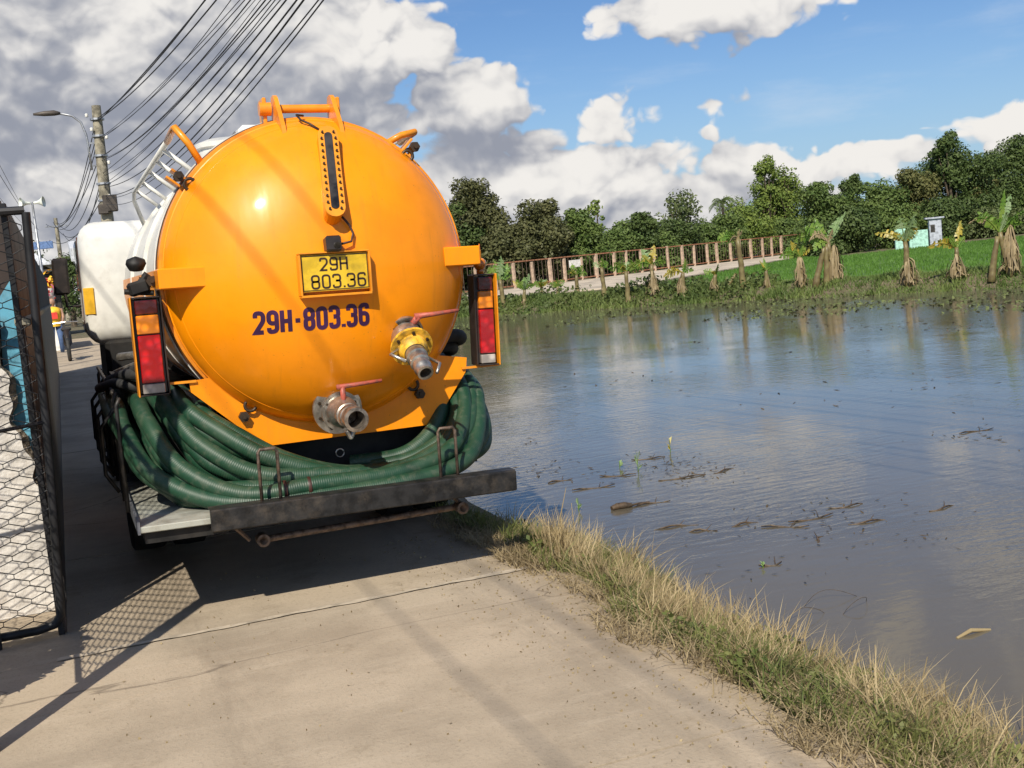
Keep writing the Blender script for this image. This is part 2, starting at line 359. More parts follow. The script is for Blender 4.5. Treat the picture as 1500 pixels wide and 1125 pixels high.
def thing(name, label, cat, loc=(0, 0, 0), rot=(0, 0, 0), group=None):
    o = bpy.data.objects.new(name, None); C.objects.link(o); o.location = loc; o.rotation_euler = rot
    o['label'] = label; o['category'] = cat; o.empty_display_size = .3
    if group: o['group'] = group
    return o
def tag(o, label, cat, group=None):
    o['label'] = label; o['category'] = cat
    if group: o['group'] = group
    return o
def struct(o): o['kind'] = 'structure'; return o
def vnoise(x, y, s=1.0, seed=0):
    """cheap smooth value noise on arrays"""
    x = np.asarray(x)*s + seed*17.3; y = np.asarray(y)*s + seed*9.1
    return (np.sin(x*1.3+np.sin(y*1.7)*1.2) + np.sin(y*2.1+np.sin(x*1.1+1.3)*1.5) + np.sin((x+y)*2.9+.7)*.5 + np.sin((x*3.7-y*3.1))*.35)/2.85

# ------------------------------------------------------------------ ground
POND = np.array([(2.95, -40), (2.86, 0), (2.80, 3.4), (2.74, 4.4), (2.80, 5.2), (2.90, 6.0), (2.72, 7), (3.1, 12), (3.4, 20), (3.8, 34), (5, 52), (9, 45), (13.6, 36.2),
                 (16.3, 32.2), (18.6, 28.85), (20.3, 25), (21.6, 21.6), (25, 13), (30, -4), (33, -40)], float)
def pond_sd(X, Y):
    """signed distance to the shoreline, positive on land"""
    P = POND; n = len(P); best = np.full(X.shape, 1e9); ins = np.zeros(X.shape, bool)
    for i in range(n):
        x0, y0 = P[i]; x1, y1 = P[(i+1) % n]; dx, dy = x1-x0, y1-y0
        tt = np.clip(((X-x0)*dx+(Y-y0)*dy)/(dx*dx+dy*dy), 0, 1)
        best = np.minimum(best, np.hypot(X-x0-tt*dx, Y-y0-tt*dy))
        c = ((y0 > Y) != (y1 > Y)) & (X < dx*(Y-y0)/(dy if dy else 1e-9)+x0); ins ^= c
    return np.where(ins, -best, best)
WL = -.25
def ground_z(X, Y):
    X = np.asarray(X, float); Y = np.asarray(Y, float); sd = pond_sd(X, Y)
    sd = sd + vnoise(X, Y, 1.3)*.12*np.clip(np.abs(X)/8, .4, 3)
    west = X < 4.5
    wd = np.where(west, .62, 1.2); zl = np.where(west, np.where(X < 1.93, -.10, -.012), .10)
    k = np.clip(sd/wd, 0, 1); k = k*k*(3-2*k)
    z = np.where(sd > 0, WL + (zl-WL)*k, WL + np.maximum(sd*.45, -.6))
    bumpy = np.where(west, .012, .05)*vnoise(X, Y, 3.1, 2)*np.clip(sd/.3, 0, 1)*np.where(X < 2.2, 0, 1)
    return z + bumpy
xs = np.unique(np.concatenate([np.linspace(-2500, -60, 14), np.linspace(-60, -2, 20), np.linspace(-2, 1.86, 12), [1.92], np.arange(1.98, 4.2, .06), np.arange(4.2, 8, .5), np.arange(8, 36, .3), np.arange(36, 70, 2.0), np.linspace(70, 2500, 16)]))
ys = np.unique(np.concatenate([np.linspace(-2500, -50, 12), np.linspace(-50, 1, 20), np.arange(1, 9, .1), np.arange(9, 60, .45), np.linspace(60, 120, 14), np.linspace(120, 2500, 14)]))
GX, GY = np.meshgrid(xs, ys); GZ = ground_z(GX, GY); ny, nx = GX.shape
ii = (np.arange(ny-1)[:, None]*nx + np.arange(nx-1)[None]).ravel()
Fq = np.stack([ii, ii+1, ii+nx+1, ii+nx], 1)
m = bpy.data.materials.new('soil'); m.use_nodes = True; t = m.node_tree; b = t.nodes['Principled BSDF']
ge = t.nodes.new('ShaderNodeNewGeometry'); P_ = ge.outputs['Position']
n = N(t, 'ShaderNodeTexNoise', i_Scale=.9, i_Detail=9, i_Roughness=.7); L(t, P_, n.inputs['Vector'])
n_b = N(t, 'ShaderNodeTexNoise', i_Scale=14, i_Detail=8, i_Roughness=.7); L(t, P_, n_b.inputs['Vector'])
c = mixc(t, ramp(t, n.outputs[0], .42, .62), (.125, .10, .06), (.075, .085, .03))
c = mixc(t, ramp(t, n_b.outputs[0], .45, .7), c, (.24, .19, .12))
L(t, c, b.inputs[0]); b.inputs['Roughness'].default_value = .95
bp = N(t, 'ShaderNodeBump', i_Strength=1, i_Distance=.03); L(t, n_b.outputs[0], bp.inputs['Height']); L(t, bp.outputs[0], b.inputs['Normal']); MATS['soil'] = m
struct(npmesh('ground', np.stack([GX.ravel(), GY.ravel(), GZ.ravel()], 1), Fq, 'soil', smooth=True))

# water: muddy, faintly rippled
m = bpy.data.materials.new('pond_water'); m.use_nodes = True; t = m.node_tree; b = t.nodes['Principled BSDF']
ge = t.nodes.new('ShaderNodeNewGeometry'); P_ = ge.outputs['Position']
n = N(t, 'ShaderNodeTexNoise', i_Scale=.35, i_Detail=5, i_Roughness=.6); L(t, P_, n.inputs['Vector'])
c = mixc(t, ramp(t, n.outputs[0], .40, .65), (.125, .107, .078), (.095, .083, .062))
L(t, c, b.inputs[0]); b.inputs['Roughness'].default_value = .06; b.inputs['IOR'].default_value = 1.33
r1 = N(t, 'ShaderNodeTexNoise', i_Scale=1.0, i_Detail=3, i_Roughness=.55); L(t, vm(t, 'MULTIPLY', P_, (5.0, 13.0, 1)), r1.inputs['Vector'])
r2 = N(t, 'ShaderNodeTexNoise', i_Scale=1.0, i_Detail=2); L(t, vm(t, 'MULTIPLY', P_, (.9, 1.6, 1)), r2.inputs['Vector'])
calm = ramp(t, n.outputs[0], .35, .62)
hgt = mth(t, 'ADD', mth(t, 'MULTIPLY', mth(t, 'MULTIPLY', r1.outputs[0], .0042), mth(t, 'MULTIPLY_ADD', calm, .75, .25)), mth(t, 'MULTIPLY', r2.outputs[0], .0025))
bp = N(t, 'ShaderNodeBump', i_Strength=1.0, i_Distance=1.0); L(t, hgt, bp.inputs['Height']); L(t, bp.outputs[0], b.inputs['Normal']); MATS['pond_water'] = m
wxs = np.concatenate([[-0.0+2.0, 2.6], np.arange(3.2, 36, 2.0), [36.0]]); wys = np.arange(-44, 58, 3.0)
WX, WY = np.meshgrid(wxs, wys); ny, nx = WX.shape; ii = (np.arange(ny-1)[:, None]*nx + np.arange(nx-1)[None]).ravel()
struct(npmesh('water', np.stack([WX.ravel(), WY.ravel(), np.full(WX.size, WL)], 1), np.stack([ii, ii+1, ii+nx+1, ii+nx], 1), 'pond_water'))

# ------------------------------------------------------------------ road of concrete slabs
m = bpy.data.materials.new('road_concrete'); m.use_nodes = True; t = m.node_tree; b = t.nodes['Principled BSDF']
ge = t.nodes.new('ShaderNodeNewGeometry'); P_ = ge.outputs['Position']
n = N(t, 'ShaderNodeTexNoise', i_Scale=1.1, i_Detail=8, i_Roughness=.62); L(t, P_, n.inputs['Vector'])
nf = N(t, 'ShaderNodeTexNoise', i_Scale=55, i_Detail=6, i_Roughness=.75); L(t, P_, nf.inputs['Vector'])
nst = N(t, 'ShaderNodeTexNoise', i_Scale=1, i_Detail=6, i_Roughness=.65); L(t, vm(t, 'MULTIPLY', P_, (1.2, 9.0, 1)), nst.inputs['Vector'])
c = mixc(t, ramp(t, n.outputs[0], .38, .66), (.46, .375, .275), (.34, .275, .20))
c = mixc(t, mth(t, 'MULTIPLY', ramp(t, nst.outputs[0], .5, .72), .35), c, (.53, .44, .335))
c = mixc(t, mth(t, 'MULTIPLY', ramp(t, nf.outputs[0], .50, .72), .5), c, (.20, .165, .12))
vo = N(t, 'ShaderNodeTexVoronoi', feature='DISTANCE_TO_EDGE', i_Scale=.33); 
tm = t.nodes.new('ShaderNodeSeparateXYZ'); L(t, P_, tm.inputs[0])
def band(x0, w_):   # rubber and dust worn in along the wheel tracks
    return mth(t, 'SUBTRACT', 1.0, mth(t, 'DIVIDE', mth(t, 'ABSOLUTE', mth(t, 'SUBTRACT', tm.outputs[0], x0)), w_), clamp=True)
bsum = mth(t, 'ADD', band(.42, .22), band(1.78, .20), clamp=True)
ns2 = N(t, 'ShaderNodeTexNoise', i_Scale=1, i_Detail=6, i_Roughness=.7); L(t, vm(t, 'MULTIPLY', P_, (9, 1.1, 1)), ns2.inputs['Vector'])
c = mixc(t, mth(t, 'MULTIPLY', mth(t, 'MULTIPLY', bsum, ramp(t, ns2.outputs[0], .35, .65)), .45), c, (.23, .185, .135))
ns3 = N(t, 'ShaderNodeTexNoise', i_Scale=2.3, i_Detail=9, i_Roughness=.75); L(t, P_, ns3.inputs['Vector'])
c = mixc(t, mth(t, 'MULTIPLY', ramp(t, ns3.outputs[0], .54, .68), .5), c, (.27, .215, .15))
# mud carried onto the slab from the verge
c = mixc(t, mth(t, 'MULTIPLY', mth(t, 'ADD', ramp(t, tm.outputs[0], 1.72, 2.22), mth(t, 'MULTIPLY_ADD', ns3.outputs[0], 2.2, -1.25), clamp=True), .75), c, (.26, .20, .125))
wv = vm(t, 'ADD', P_, vm(t, 'MULTIPLY', N(t, 'ShaderNodeTexNoise', i_Scale=2.5, i_Detail=6).outputs['Color'], (.5, .5, 0)))
L(t, wv, vo.inputs['Vector'])
c = mixc(t, mth(t, 'MULTIPLY', mth(t, 'SUBTRACT', 1.0, ramp(t, vo.outputs[0], .0, .004)), .6), c, (.12, .095, .07))
L(t, c, b.inputs[0]); b.inputs['Roughness'].default_value = .9; b.inputs['Specular IOR Level'].default_value = .25
bp = N(t, 'ShaderNodeBump', i_Strength=1, i_Distance=.004); L(t, nf.outputs[0], bp.inputs['Height']); L(t, bp.outputs[0], b.inputs['Normal']); MATS['road_concrete'] = m
mat('cement_line', (.48, .40, .30), .9, var=.2, scale=8, dirt=(.36, .30, .22), dirt_amt=.6, dirt_scale=6)
road = bpy.data.objects.new('road', None); C.objects.link(road); struct(road)
cuts = [-6, -3.2, -.6, 1.6, 3.2, 4.79, 5.49, 7.6, 10.2, 13, 16, 19, 22, 25, 28, 32, 36, 40, 45, 50]
def redge(y): 
    return 2.19 + .05*math.sin(y*1.7) + .022*math.sin(y*5.1+1) + .012*math.sin(y*13.7) + .009*math.sin(y*31+2) + .006*math.sin(y*67) - (.12 if y < 4.6 else 0)*math.exp(-abs(y-4.2))
for a, b_ in zip(cuts[:-1], cuts[1:]):
    g0, g1 = a+.0045, b_-.0045; ysl = np.linspace(g0, g1, 60)
    top = [(-1.3, g0)] + [(redge(y), y) for y in ysl] + [(-1.3, g1)]
    jz = random.uniform(-.003, .003)
    mb = MB(); n_ = len(top)
    mb.add([(x, y, jz) for x, y in top] + [(x + (.02 if 0 < i < n_-1 else 0), y, -.14) for i, (x, y) in enumerate(top)],
           [tuple(range(n_))] + [(i, i+n_, (i+1) % n_+n_, (i+1) % n_) for i in range(n_)])
    mb.build('slab', 'road_concrete', road)
mb = MB()
ys_ = 5.49; xl = np.linspace(-.2, 2.14, 40)
v0 = [(x, ys_+.012-.022+.008*math.sin(x*9)+.005*math.sin(x*31), .0045) for x in xl]; v1_ = [(x, ys_+.030+.008*math.sin(x*7+1)+.006*math.sin(x*27), .0045) for x in xl]
mb.add(v0+v1_, [(i, i+1, i+41, i+40) for i in range(39)]); mb.build('cement_joint_line', 'cement_line', road)
struct(road)

# ------------------------------------------------------------------ vegetation helpers
def blades(n, pos, hgt, wid, lean, seg=2, seed=0, droop=.5):
    """grass blades as tapered bent strips: arrays pos (n,3), hgt (n), wid(n)"""
    r = np.random.default_rng(seed); az = r.uniform(0, 2*np.pi, n); ln = lean*r.uniform(.2, 1.0, n)
    dirx, diry = np.cos(az), np.sin(az); fa = r.uniform(0, np.pi, n); wx, wy = np.cos(fa), np.sin(fa)
    lv = seg+1; V = np.zeros((n, lv*2-1, 3)); 
    for k in range(lv):
        s = k/seg; cx = pos[:, 0] + dirx*ln*hgt*(s**1.8); cy = pos[:, 1] + diry*ln*hgt*(s**1.8); cz = pos[:, 2] + hgt*(s - droop*ln*s*s*.6)
        ww = wid*(1-s**1.5)*.5
        if k < seg:
            V[:, 2*k, 0] = cx-wx*ww; V[:, 2*k, 1] = cy-wy*ww; V[:, 2*k, 2] = cz
            V[:, 2*k+1, 0] = cx+wx*ww; V[:, 2*k+1, 1] = cy+wy*ww; V[:, 2*k+1, 2] = cz
        else: V[:, 2*k, 0] = cx; V[:, 2*k, 1] = cy; V[:, 2*k, 2] = cz
    m_ = lv*2-1; F_ = []
    for k in range(seg):
        a = 2*k
        if k < seg-1: F_ += [(a, a+1, a+3), (a, a+3, a+2)]
        else: F_ += [(a, a+1, a+2)]
    F_ = np.array(F_); FF = (np.arange(n)[:, None, None]*m_ + F_[None]).reshape(-1, 3)
    return V.reshape(-1, 3), FF
def leaves(n, pos, size, seed=0, asp=.55, nrm=None):
    """quads (pointed leaf cards) with random orientation, biased to nrm"""
    r = np.random.default_rng(seed); d = r.normal(size=(n, 3)); d /= np.linalg.norm(d, axis=1)[:, None]
    if nrm is not None: d = d*.75 + nrm; d /= np.linalg.norm(d, axis=1)[:, None]
    a = r.normal(size=(n, 3)); u = np.cross(d, a); u /= np.linalg.norm(u, axis=1)[:, None]; v = np.cross(d, u)
    s = size*r.uniform(.6, 1.4, n)[:, None]
    V = np.stack([pos-u*s*.5, pos+v*s*asp*.5+u*s*.05, pos+u*s*.5, pos-v*s*asp*.5+u*s*.05], 1)
    FF = np.arange(n*4).reshape(n, 4); return V.reshape(-1, 3), FF

# ------------------------------------------------------------------ the tanker truck
TX, TY = 1.237, 6.1
truck = thing('tanker_truck', 'orange and white vacuum tanker truck seen from behind on the narrow concrete road', 'truck', (TX, TY, 0), (0, rad(1.6), 0))
A, DZ, DD = .785, 1.62, .45           # dome radius, axis height, depth
def dome_y(r):
    q = min(r/A, 1.0); return -.06 - DD*(1-q**2.2)**.625
def dome_pt(x, z, off=0.0):
    """point on the dome at truck-local x, height z above the axis"""
    return Vector((x, dome_y(math.hypot(x, z))-off, DZ+z))
def dome_n(x, z):
    e = .004; r = math.hypot(x, z)+1e-6; s = (dome_y(r+e)-dome_y(max(r-e, 0)))/(2*e if r > e else r+e)
    return Vector((s*x/r*1.0, -1, s*z/r)).normalized()
prof = [(dome_y(A*q), A*q) for q in list(np.linspace(.001, .8, 26)) + list(.8+.2*np.sin(np.linspace(.08, 1, 22)*math.pi/2))]
MB().lathe((0, 0, DZ), (0, 1, 0), prof + [(-.03, A+.003), (-.02, A)], 96).build('rear_door', 'orange', truck, smooth=40)
MB().tube([Vector((A*.945*math.cos(q), dome_y(A*.945)-.0005, DZ+A*.945*math.sin(q))) for q in np.linspace(0, 2*math.pi, 97)], .0016, 6, caps=False).build('weld_seam', 'orange', truck, smooth=True)
door_rim = MB().lathe((0, 0, DZ), (0, 1, 0), [(-.055, A-.004), (-.055, A+.016), (.0, A+.020), (.004, A-.02)], 96).build('door_rim', 'orange_frame', truck, smooth=30)
MB().lathe((0, 0, DZ), (0, 1, 0), [(.004, A-.01), (.004, A+.024), (.045, A+.024), (.045, A-.01)], 96).build('door_seal', 'seal', truck, smooth=30)
MB().lathe((0, 0, DZ), (0, 1, 0), [(.045, A-.02), (.045, A+.03), (.10, A+.03), (.10, A-.012)], 96).build('tank_flange', 'white_paint', truck, smooth=30)
MB().lathe((0, 0, DZ), (0, 1, 0), [(.06, A-.012), (3.6, A-.012), (3.72, A-.05), (3.86, A-.25), (3.95, .3), (3.97, .001)], 72).build('tank_shell', 'white_paint', truck, smooth=40)
for yy in (1.25, 2.45): MB().lathe((0, 0, DZ), (0, 1, 0), [(yy, A-.012), (yy, A+.008), (yy+.06, A+.008), (yy+.06, A-.012)], 72).build('tank_band', 'white_paint', truck, smooth=30)
# orange lower half of the shell
mb = MB(); vs = []; n_ = 40
for i in range(n_+1):
    a = rad(175) + rad(190)*i/n_
    for yy in (.12, 3.55): vs.append((math.cos(a)*(A+.002), yy, DZ+math.sin(a)*(A+.002)))
mb.add(vs, [(2*i, 2*i+1, 2*i+3, 2*i+2) for i in range(n_)]).build('lower_shell_stripe', 'orange', truck, smooth=True)
# manhole and pipe hatch on the tank top
mb = MB().lathe((-.05, 2.0, DZ+A-.03), (0, 0, 1), [(0, .26), (.12, .26), (.13, .28), (.16, .28), (.19, .2), (.20, .001)], 28)
hatch = mb.build('manhole', 'white_paint', truck, smooth=35)
mb = MB().tube([(-.22, .9, DZ+A-.05), (-.22, .9, DZ+A+.03), (-.20, .9, DZ+A+.05)], .035, 10); mb.box((-.2, .9, DZ+A+.02), (.1, .05, .04), bev=.006)
mb.build('vent_valve', 'bare_metal', truck, smooth=40)
MB().box((.02, 1.2, DZ+A+.06), (.42, .5, .12), bev=.03).build('overflow_box', 'white_paint', truck)

# top hinge of the door
hinge = MB().cyl((-.145, .0, DZ+.85), (.165, .0, DZ+.85), .022, n=16).build('hinge_bar', 'orange_frame', truck, smooth=40)
for x in (-.145, .150):
    poly = [(x-.011, -.26, DZ+.60), (x-.011, -.20, DZ+.74), (x-.011, -.06, DZ+.90), (x-.011, -.03, DZ+.915), (x-.011, .02, DZ+.91), (x-.011, .05, DZ+.86), (x-.011, .03, DZ+.78), (x-.011, -.12, DZ+.66)]
    MB().prism(poly, (1, 0, 0), .022).build('hinge_plate', 'orange_frame', truck)
for x in (-.195, .19):
    MB().box((x, .06, DZ+.83), (.02, .12, .16), bev=.004).build('hinge_lug', 'orange_frame', truck)
MB().cyl((-.225, 0, DZ+.85), (-.165, 0, DZ+.85), .035, n=12).build('hinge_nut', 'orange_frame', truck, smooth=40)

# sight gauge: long rounded bolted window leaning along the dome
gt_, gb_ = Vector((.045, dome_y(.69)-.065, DZ+.70)), Vector((.0, dome_y(.27)-.07, DZ+.25))
gd = (gb_-gt_); gl = gd.length; gu = gd.normalized(); gn = gu.cross(Vector((1, 0, 0))).normalized(); 
if gn.y > 0: gn = -gn
gr = Vector((1, 0, 0))
def stadium(hw, l0, l1, off, k=9):
    pts = []
    for i in range(k): a = math.pi + math.pi*i/(k-1); pts.append(gt_ + gr*(math.cos(a)*hw) + gu*(l0+hw+math.sin(a)*hw) + gn*off)
    for i in range(k): a = math.pi*i/(k-1); pts.append(gt_ + gr*(math.cos(a)*hw) + gu*(l1-hw+math.sin(a)*hw) + gn*off)
    return pts
gauge = MB().prism(stadium(.046, 0, gl, -.10), tuple(gn), .115).build('sight_gauge', 'orange', truck)
MB().prism(stadium(.050, -.006, gl+.006, .0152), tuple(gn), .010).build('gauge_flange', 'orange_frame', gauge)
MB().prism(stadium(.020, .035, gl-.035, .0256), tuple(gn), .004).build('gauge_glass', 'gauge_glass', gauge)
bolt0 = None
for i in range(13):
    for sx in (-1, 1):
        s_ = .035 + (gl-.07)*i/12; hw = .035 if 0 < i < 12 else .028
        p = gt_ + gr*(sx*hw) + gu*s_ + gn*.0255
        if bolt0 is None:
            bolt0 = MB().cyl((0, 0, 0), tuple(gn*.012), .006, n=6).build('bolt', 'bolt_dark', gauge); bolt0.location = p
        else:
            q = bolt0.copy(); C.objects.link(q); q.location = p
MB().tube([(-.02, -.10, DZ+.80), (-.06, -.13, DZ+.80), (-.05, -.17, DZ+.77), (-.01, -.2, DZ+.745), (.03, -.23, DZ+.71)], .006, 6).build('gauge_wire', 'bolt_dark', truck, smooth=True)
# reversing camera, cable and number plate
MB().tube([(.04, dome_y(.27)-.03, DZ+.26), (.075, dome_y(.22)-.02, DZ+.215), (.09, dome_y(.2)-.02, DZ+.175), (.075, dome_y(.18)-.03, DZ+.135), (.02, dome_y(.15)-.04, DZ+.125)], .006, 6).build('camera_cable', 'seal', truck, smooth=True)
rc = MB().box((-.025, dome_y(.13)-.05, DZ+.125), (.075, .075, .075), Matrix.Rotation(rad(-8), 3, 'X'), bev=.008).build('reversing_camera', 'camera_black', truck)
MB().cyl((-.012, dome_y(.13)-.088, DZ+.12), (-.012, dome_y(.13)-.096, DZ+.118), .016, n=14).build('camera_lens', 'gauge_glass', rc)
PY = dome_y(0)-.045
plate = MB().box((-.020, PY+.012, DZ-.008), (.33, .006, .178), bev=.002).build('number_plate', 'plate_yellow', truck)
fr = MB()
fr.box((-.020, PY+.03, DZ-.118), (.345, .075, .012), bev=.002).box((.151, PY+.03, DZ-.016), (.010, .07, .195), bev=.002).box((-.191, PY+.03, DZ-.016), (.010, .07, .195), bev=.002)
fr.box((-.020, PY+.03, DZ+.088), (.345, .07, .008), bev=.002).box((-.020, PY+.055, DZ-.01), (.33, .03, .18))
fr.build('plate_holder', 'orange_frame', truck)
bd = MB()
for x0, x1, z0, z1 in ((-.157, .167, .080, .084), (-.157, .167, -.084, -.080), (-.157, -.153, -.084, .084), (.163, .167, -.084, .084)):
    bd.box(((x0+x1)/2-.025, PY+.0085, DZ-.008+(z0+z1)/2), (x1-x0, .002, z1-z0))
bd.build('plate_border', 'plate_ink', plate)
# lettering as stroked glyph outlines
def fillet(pts, rr, closed):
    out = []; n = len(pts)
    for i, p in enumerate(pts):
        p = np.array(p, float); r = rr[i]
        if (not closed and i in (0, n-1)) or r <= 0: out.append(tuple(p)); continue
        a = np.array(pts[i-1], float); b = np.array(pts[(i+1) % n], float); ua = (a-p)/np.linalg.norm(a-p); ub = (b-p)/np.linalg.norm(b-p)
        r = min(r, np.linalg.norm(a-p)*.5, np.linalg.norm(b-p)*.5); s, e = p+ua*r, p+ub*r
        for k in range(7): u = k/6; out.append(tuple((1-u)**2*s + 2*u*(1-u)*(p*.88+(s+e)*.06) + u*u*e))
    return out
def glyph(ch, w):
    R = .21
    if ch == '0': return [(fillet([(0, .5), (0, 1), (w, 1), (w, 0), (0, 0)], [0, R, R, R, R], True), True)]
    if ch == '8': return [(fillet([(0, .53), (0, 1), (w, 1), (w, .53)], [R*.8, R, R, R*.8], True), True), (fillet([(0, 0), (w, 0), (w, .53), (0, .53)], [R, R, R*.8, R*.8], True), True)]
    if ch == '3': return [(fillet([(0, .78), (0, 1), (w, 1), (w, .53), (.35*w, .53)], [0, R, R, R*.8, 0], False), False), (fillet([(.35*w, .53), (w, .53), (w, 0), (0, 0), (0, .22)], [0, R*.8, R, R, 0], False), False)]
    if ch == '6': return [(fillet([(w, .79), (w, 1), (0, 1), (0, 0), (w, 0), (w, .57), (0, .57)], [0, R, R, R, R, R, 0], False), False)]
    if ch == '9': return [(fillet([(0, .21), (0, 0), (w, 0), (w, 1), (0, 1), (0, .43), (w, .43)], [0, R, R, R, R, R, 0], False), False)]
    if ch == '2': return [(fillet([(0, .76), (0, 1), (w, 1), (w, .58), (0, .0), (w, .0)], [0, R, R, .12, 0, 0], False), False)]
    if ch == 'H': return [([(0, 0-.06), (0, 1.06)], False), ([(w, -.06), (w, 1.06)], False), ([(0, .5), (w, .5)], False)]
    if ch == '-': return [([(0, .48), (w*.62, .48)], False)]
    if ch == '.': return [([(0, -.05), (0, .1)], False)]
def text_mb(txt, x0, z0, h, w, thick, gap, place, slant=0):
    mb = MB(); x = x0; tk = thick/h
    for ch in txt:
        gw = {'-': w*.62, '.': 0}.get(ch, w)
        for pts, closed in glyph(ch, w/h):
            dense = []; seq = pts+[pts[0]] if closed else pts
            for a, b in zip(seq[:-1], seq[1:]):
                k = max(1, int(math.dist(a, b)/.12))
                dense += [(a[0]+(b[0]-a[0])*i/k, a[1]+(b[1]-a[1])*i/k) for i in range(k)]
            if not closed: dense.append(seq[-1])
            n = len(dense); vs = []
            for i, p in enumerate(dense):
                a = dense[(i-1) % n] if closed or i else p; b = dense[(i+1) % n] if closed or i < n-1 else p
                d1 = np.array(p)-a; d2 = np.array(b)-p; l1, l2 = np.linalg.norm(d1), np.linalg.norm(d2)
                d1 = d1/l1 if l1 > 1e-9 else d2/l2; d2 = d2/l2 if l2 > 1e-9 else d1
                nn = np.array([-(d1+d2)[1], (d1+d2)[0]]); nn = nn/max(np.linalg.norm(nn), 1e-6); k = 1/max(.5, nn @ np.array([-d1[1], d1[0]]))
                for sg in (-1, 1):
                    q = np.array(p) + nn*sg*tk/2*k
                    vs.append(place(x + q[0]*h + q[1]*slant*h, z0 + q[1]*h))
            fs = [(2*i, 2*i+1, (2*i+3) % (2*n), (2*i+2) % (2*n)) for i in range(n if closed else n-1)]
            mb.add(vs, fs)
        x += gw + gap
    return mb
pl = lambda x, z: (x-.025, PY+.0082, DZ-.010+z)
text_mb('29H', -.065, .014, .056, .032, .0095, .017, pl).build('plate_lettering', 'plate_ink', plate)
text_mb('803', -.112, -.071, .060, .034, .0095, .018, pl).build('plate_lettering', 'plate_ink', plate)
text_mb('.36', .045, -.071, .060, .034, .0095, .018, pl).build('plate_lettering', 'plate_ink', plate)
ang = rad(.5)
def on_dome(x, z):
    return dome_pt(x*math.cos(ang)-z*math.sin(ang), x*math.sin(ang)+z*math.cos(ang), .0022)
text_mb('29H-803.36', -.405, -.272, .094, .036, .0205, .0255, on_dome).build('painted_registration', 'purple_paint', truck)

# side brackets on the rim
for sx, lx in ((-1, .66), (1, .79)):
    MB().box((-.69 if sx < 0 else .71, -.19, DZ+(.012 if sx < 0 else .035)), (.27 if sx < 0 else .20, .27, .10), bev=.006).build('door_bracket', 'orange', truck)
MB().box((.84, -.12, DZ+.035), (.065, .12, .094), bev=.02).build('bracket_stop', 'orange', truck)
# door clamps round the rim
def clamp(angd, big=1.0, mtl='bolt_dark'):
    a = rad(angd); c = Vector((math.cos(a)*(A+.02), -.04, DZ+math.sin(a)*(A+.02))); ro = Vector((math.cos(a), 0, math.sin(a))); ta = Vector((-math.sin(a), 0, math.cos(a)))
    R = Matrix((ro, Vector((0, 1, 0)), ta)).transposed()
    k = MB(); k.box(c+ro*.03+Vector((0, .05, 0)), (.09*big, .10, .012), R, bev=.002).box(c+ro*.03+ta*.04*big+Vector((0, .05, 0)), (.09*big, .10, .012), R, bev=.002)
    o = k.build('door_clamp', 'orange_frame', truck)
    k = MB().cyl(c+ro*.035+ta*.02+Vector((0, .10, 0)), c+ro*.035+ta*.02+Vector((0, -.10, 0)), .011, n=8)
    k.cyl(c+ro*.035+ta*.02+Vector((0, -.05, 0)), c+ro*.035+ta*.02+Vector((0, -.085, 0)), .024*big, n=6)
    k.build('swing_bolt', mtl, o, smooth=35)
    e = MB(); ec = c+ro*-.03+ta*.02+Vector((0, -.075, 0)); pts = [ec + ro*math.cos(q)*.025*big + ta*math.sin(q)*.025*big for q in np.linspace(0, 2*math.pi, 13)]
    e.tube(pts, .009, 6, caps=False); e.build('eye_nut', mtl, o, smooth=True)
for q in (141, 47, 178, 236, 304): clamp(q, 1.15)
# tubular lifting loops at the rim
for sx, a0 in ((-1, 133), (1, 57)):
    a = rad(a0); e = Vector((math.cos(a)*A, -.02, DZ+math.sin(a)*A)); tip = Vector((sx*.655, -.02, DZ+.765)) if sx < 0 else Vector((.60, .0, DZ+.72))
    back = Vector((sx*.60, .30, DZ+.70)) if sx > 0 else Vector((-.66, .35, DZ+.74))
    MB().tube([e, e.lerp(tip, .5)+Vector((0, -.015, .012)), tip, tip.lerp(back, .12), back], .018, 10).build('railing_end_loop', 'orange_frame', truck, smooth=True)
# walkway railing along the upper side: rail and rungs
for sx in (-1, 1):
    rl = MB().tube([(sx*.66, .33, DZ+.74), (sx*.66, 3.2, DZ+.72), (sx*.66, 3.3, DZ+.66), (sx*.60, 3.35, DZ+.48)], .016, 8).build('side_rail', 'white_paint', truck, smooth=True)
    for yy in (.62, 1.15, 1.75, 2.45, 3.1):
        MB().tube([(sx*.66, yy, DZ+.73), (sx*.50, yy, DZ+.60)], .014, 8).build('rail_rung', 'white_paint', rl, smooth=True)

# orange skirt plate under the door
SK = [(-.60, 1.10), (-.40, .80), (-.285, .755), (.545, .755), (.745, 1.10), (.60, 1.12), (.3, 1.3), (-.3, 1.3)]
SK = [(-.705, 1.115), (-.70, 1.06), (-.355, .745), (.565, .760), (.765, 1.03), (.775, 1.105), (.62, 1.13), (.4, 1.30), (-.4, 1.30), (-.55, 1.13)]
MB().prism([(x, -.085, z) for x, z in SK], (0, 1, 0), .012).build('skirt_plate', 'orange', truck)
lip = MB()
for a, b in ((1, 2), (2, 3), (3, 4)):
    p, q = SK[a], SK[b]; lip.add([(p[0], -.084, p[1]), (q[0], -.084, q[1]), (q[0], .02, q[1]), (p[0], .02, p[1]), (p[0], -.084, p[1]+.008), (q[0], -.084, q[1]+.008), (q[0], .02, q[1]+.008), (p[0], .02, p[1]+.008)],
                                 [(0, 1, 2, 3), (4, 7, 6, 5), (0, 4, 5, 1), (1, 5, 6, 2), (2, 6, 7, 3), (3, 7, 4, 0)])
lip.build('skirt_lip', 'orange_frame', truck)
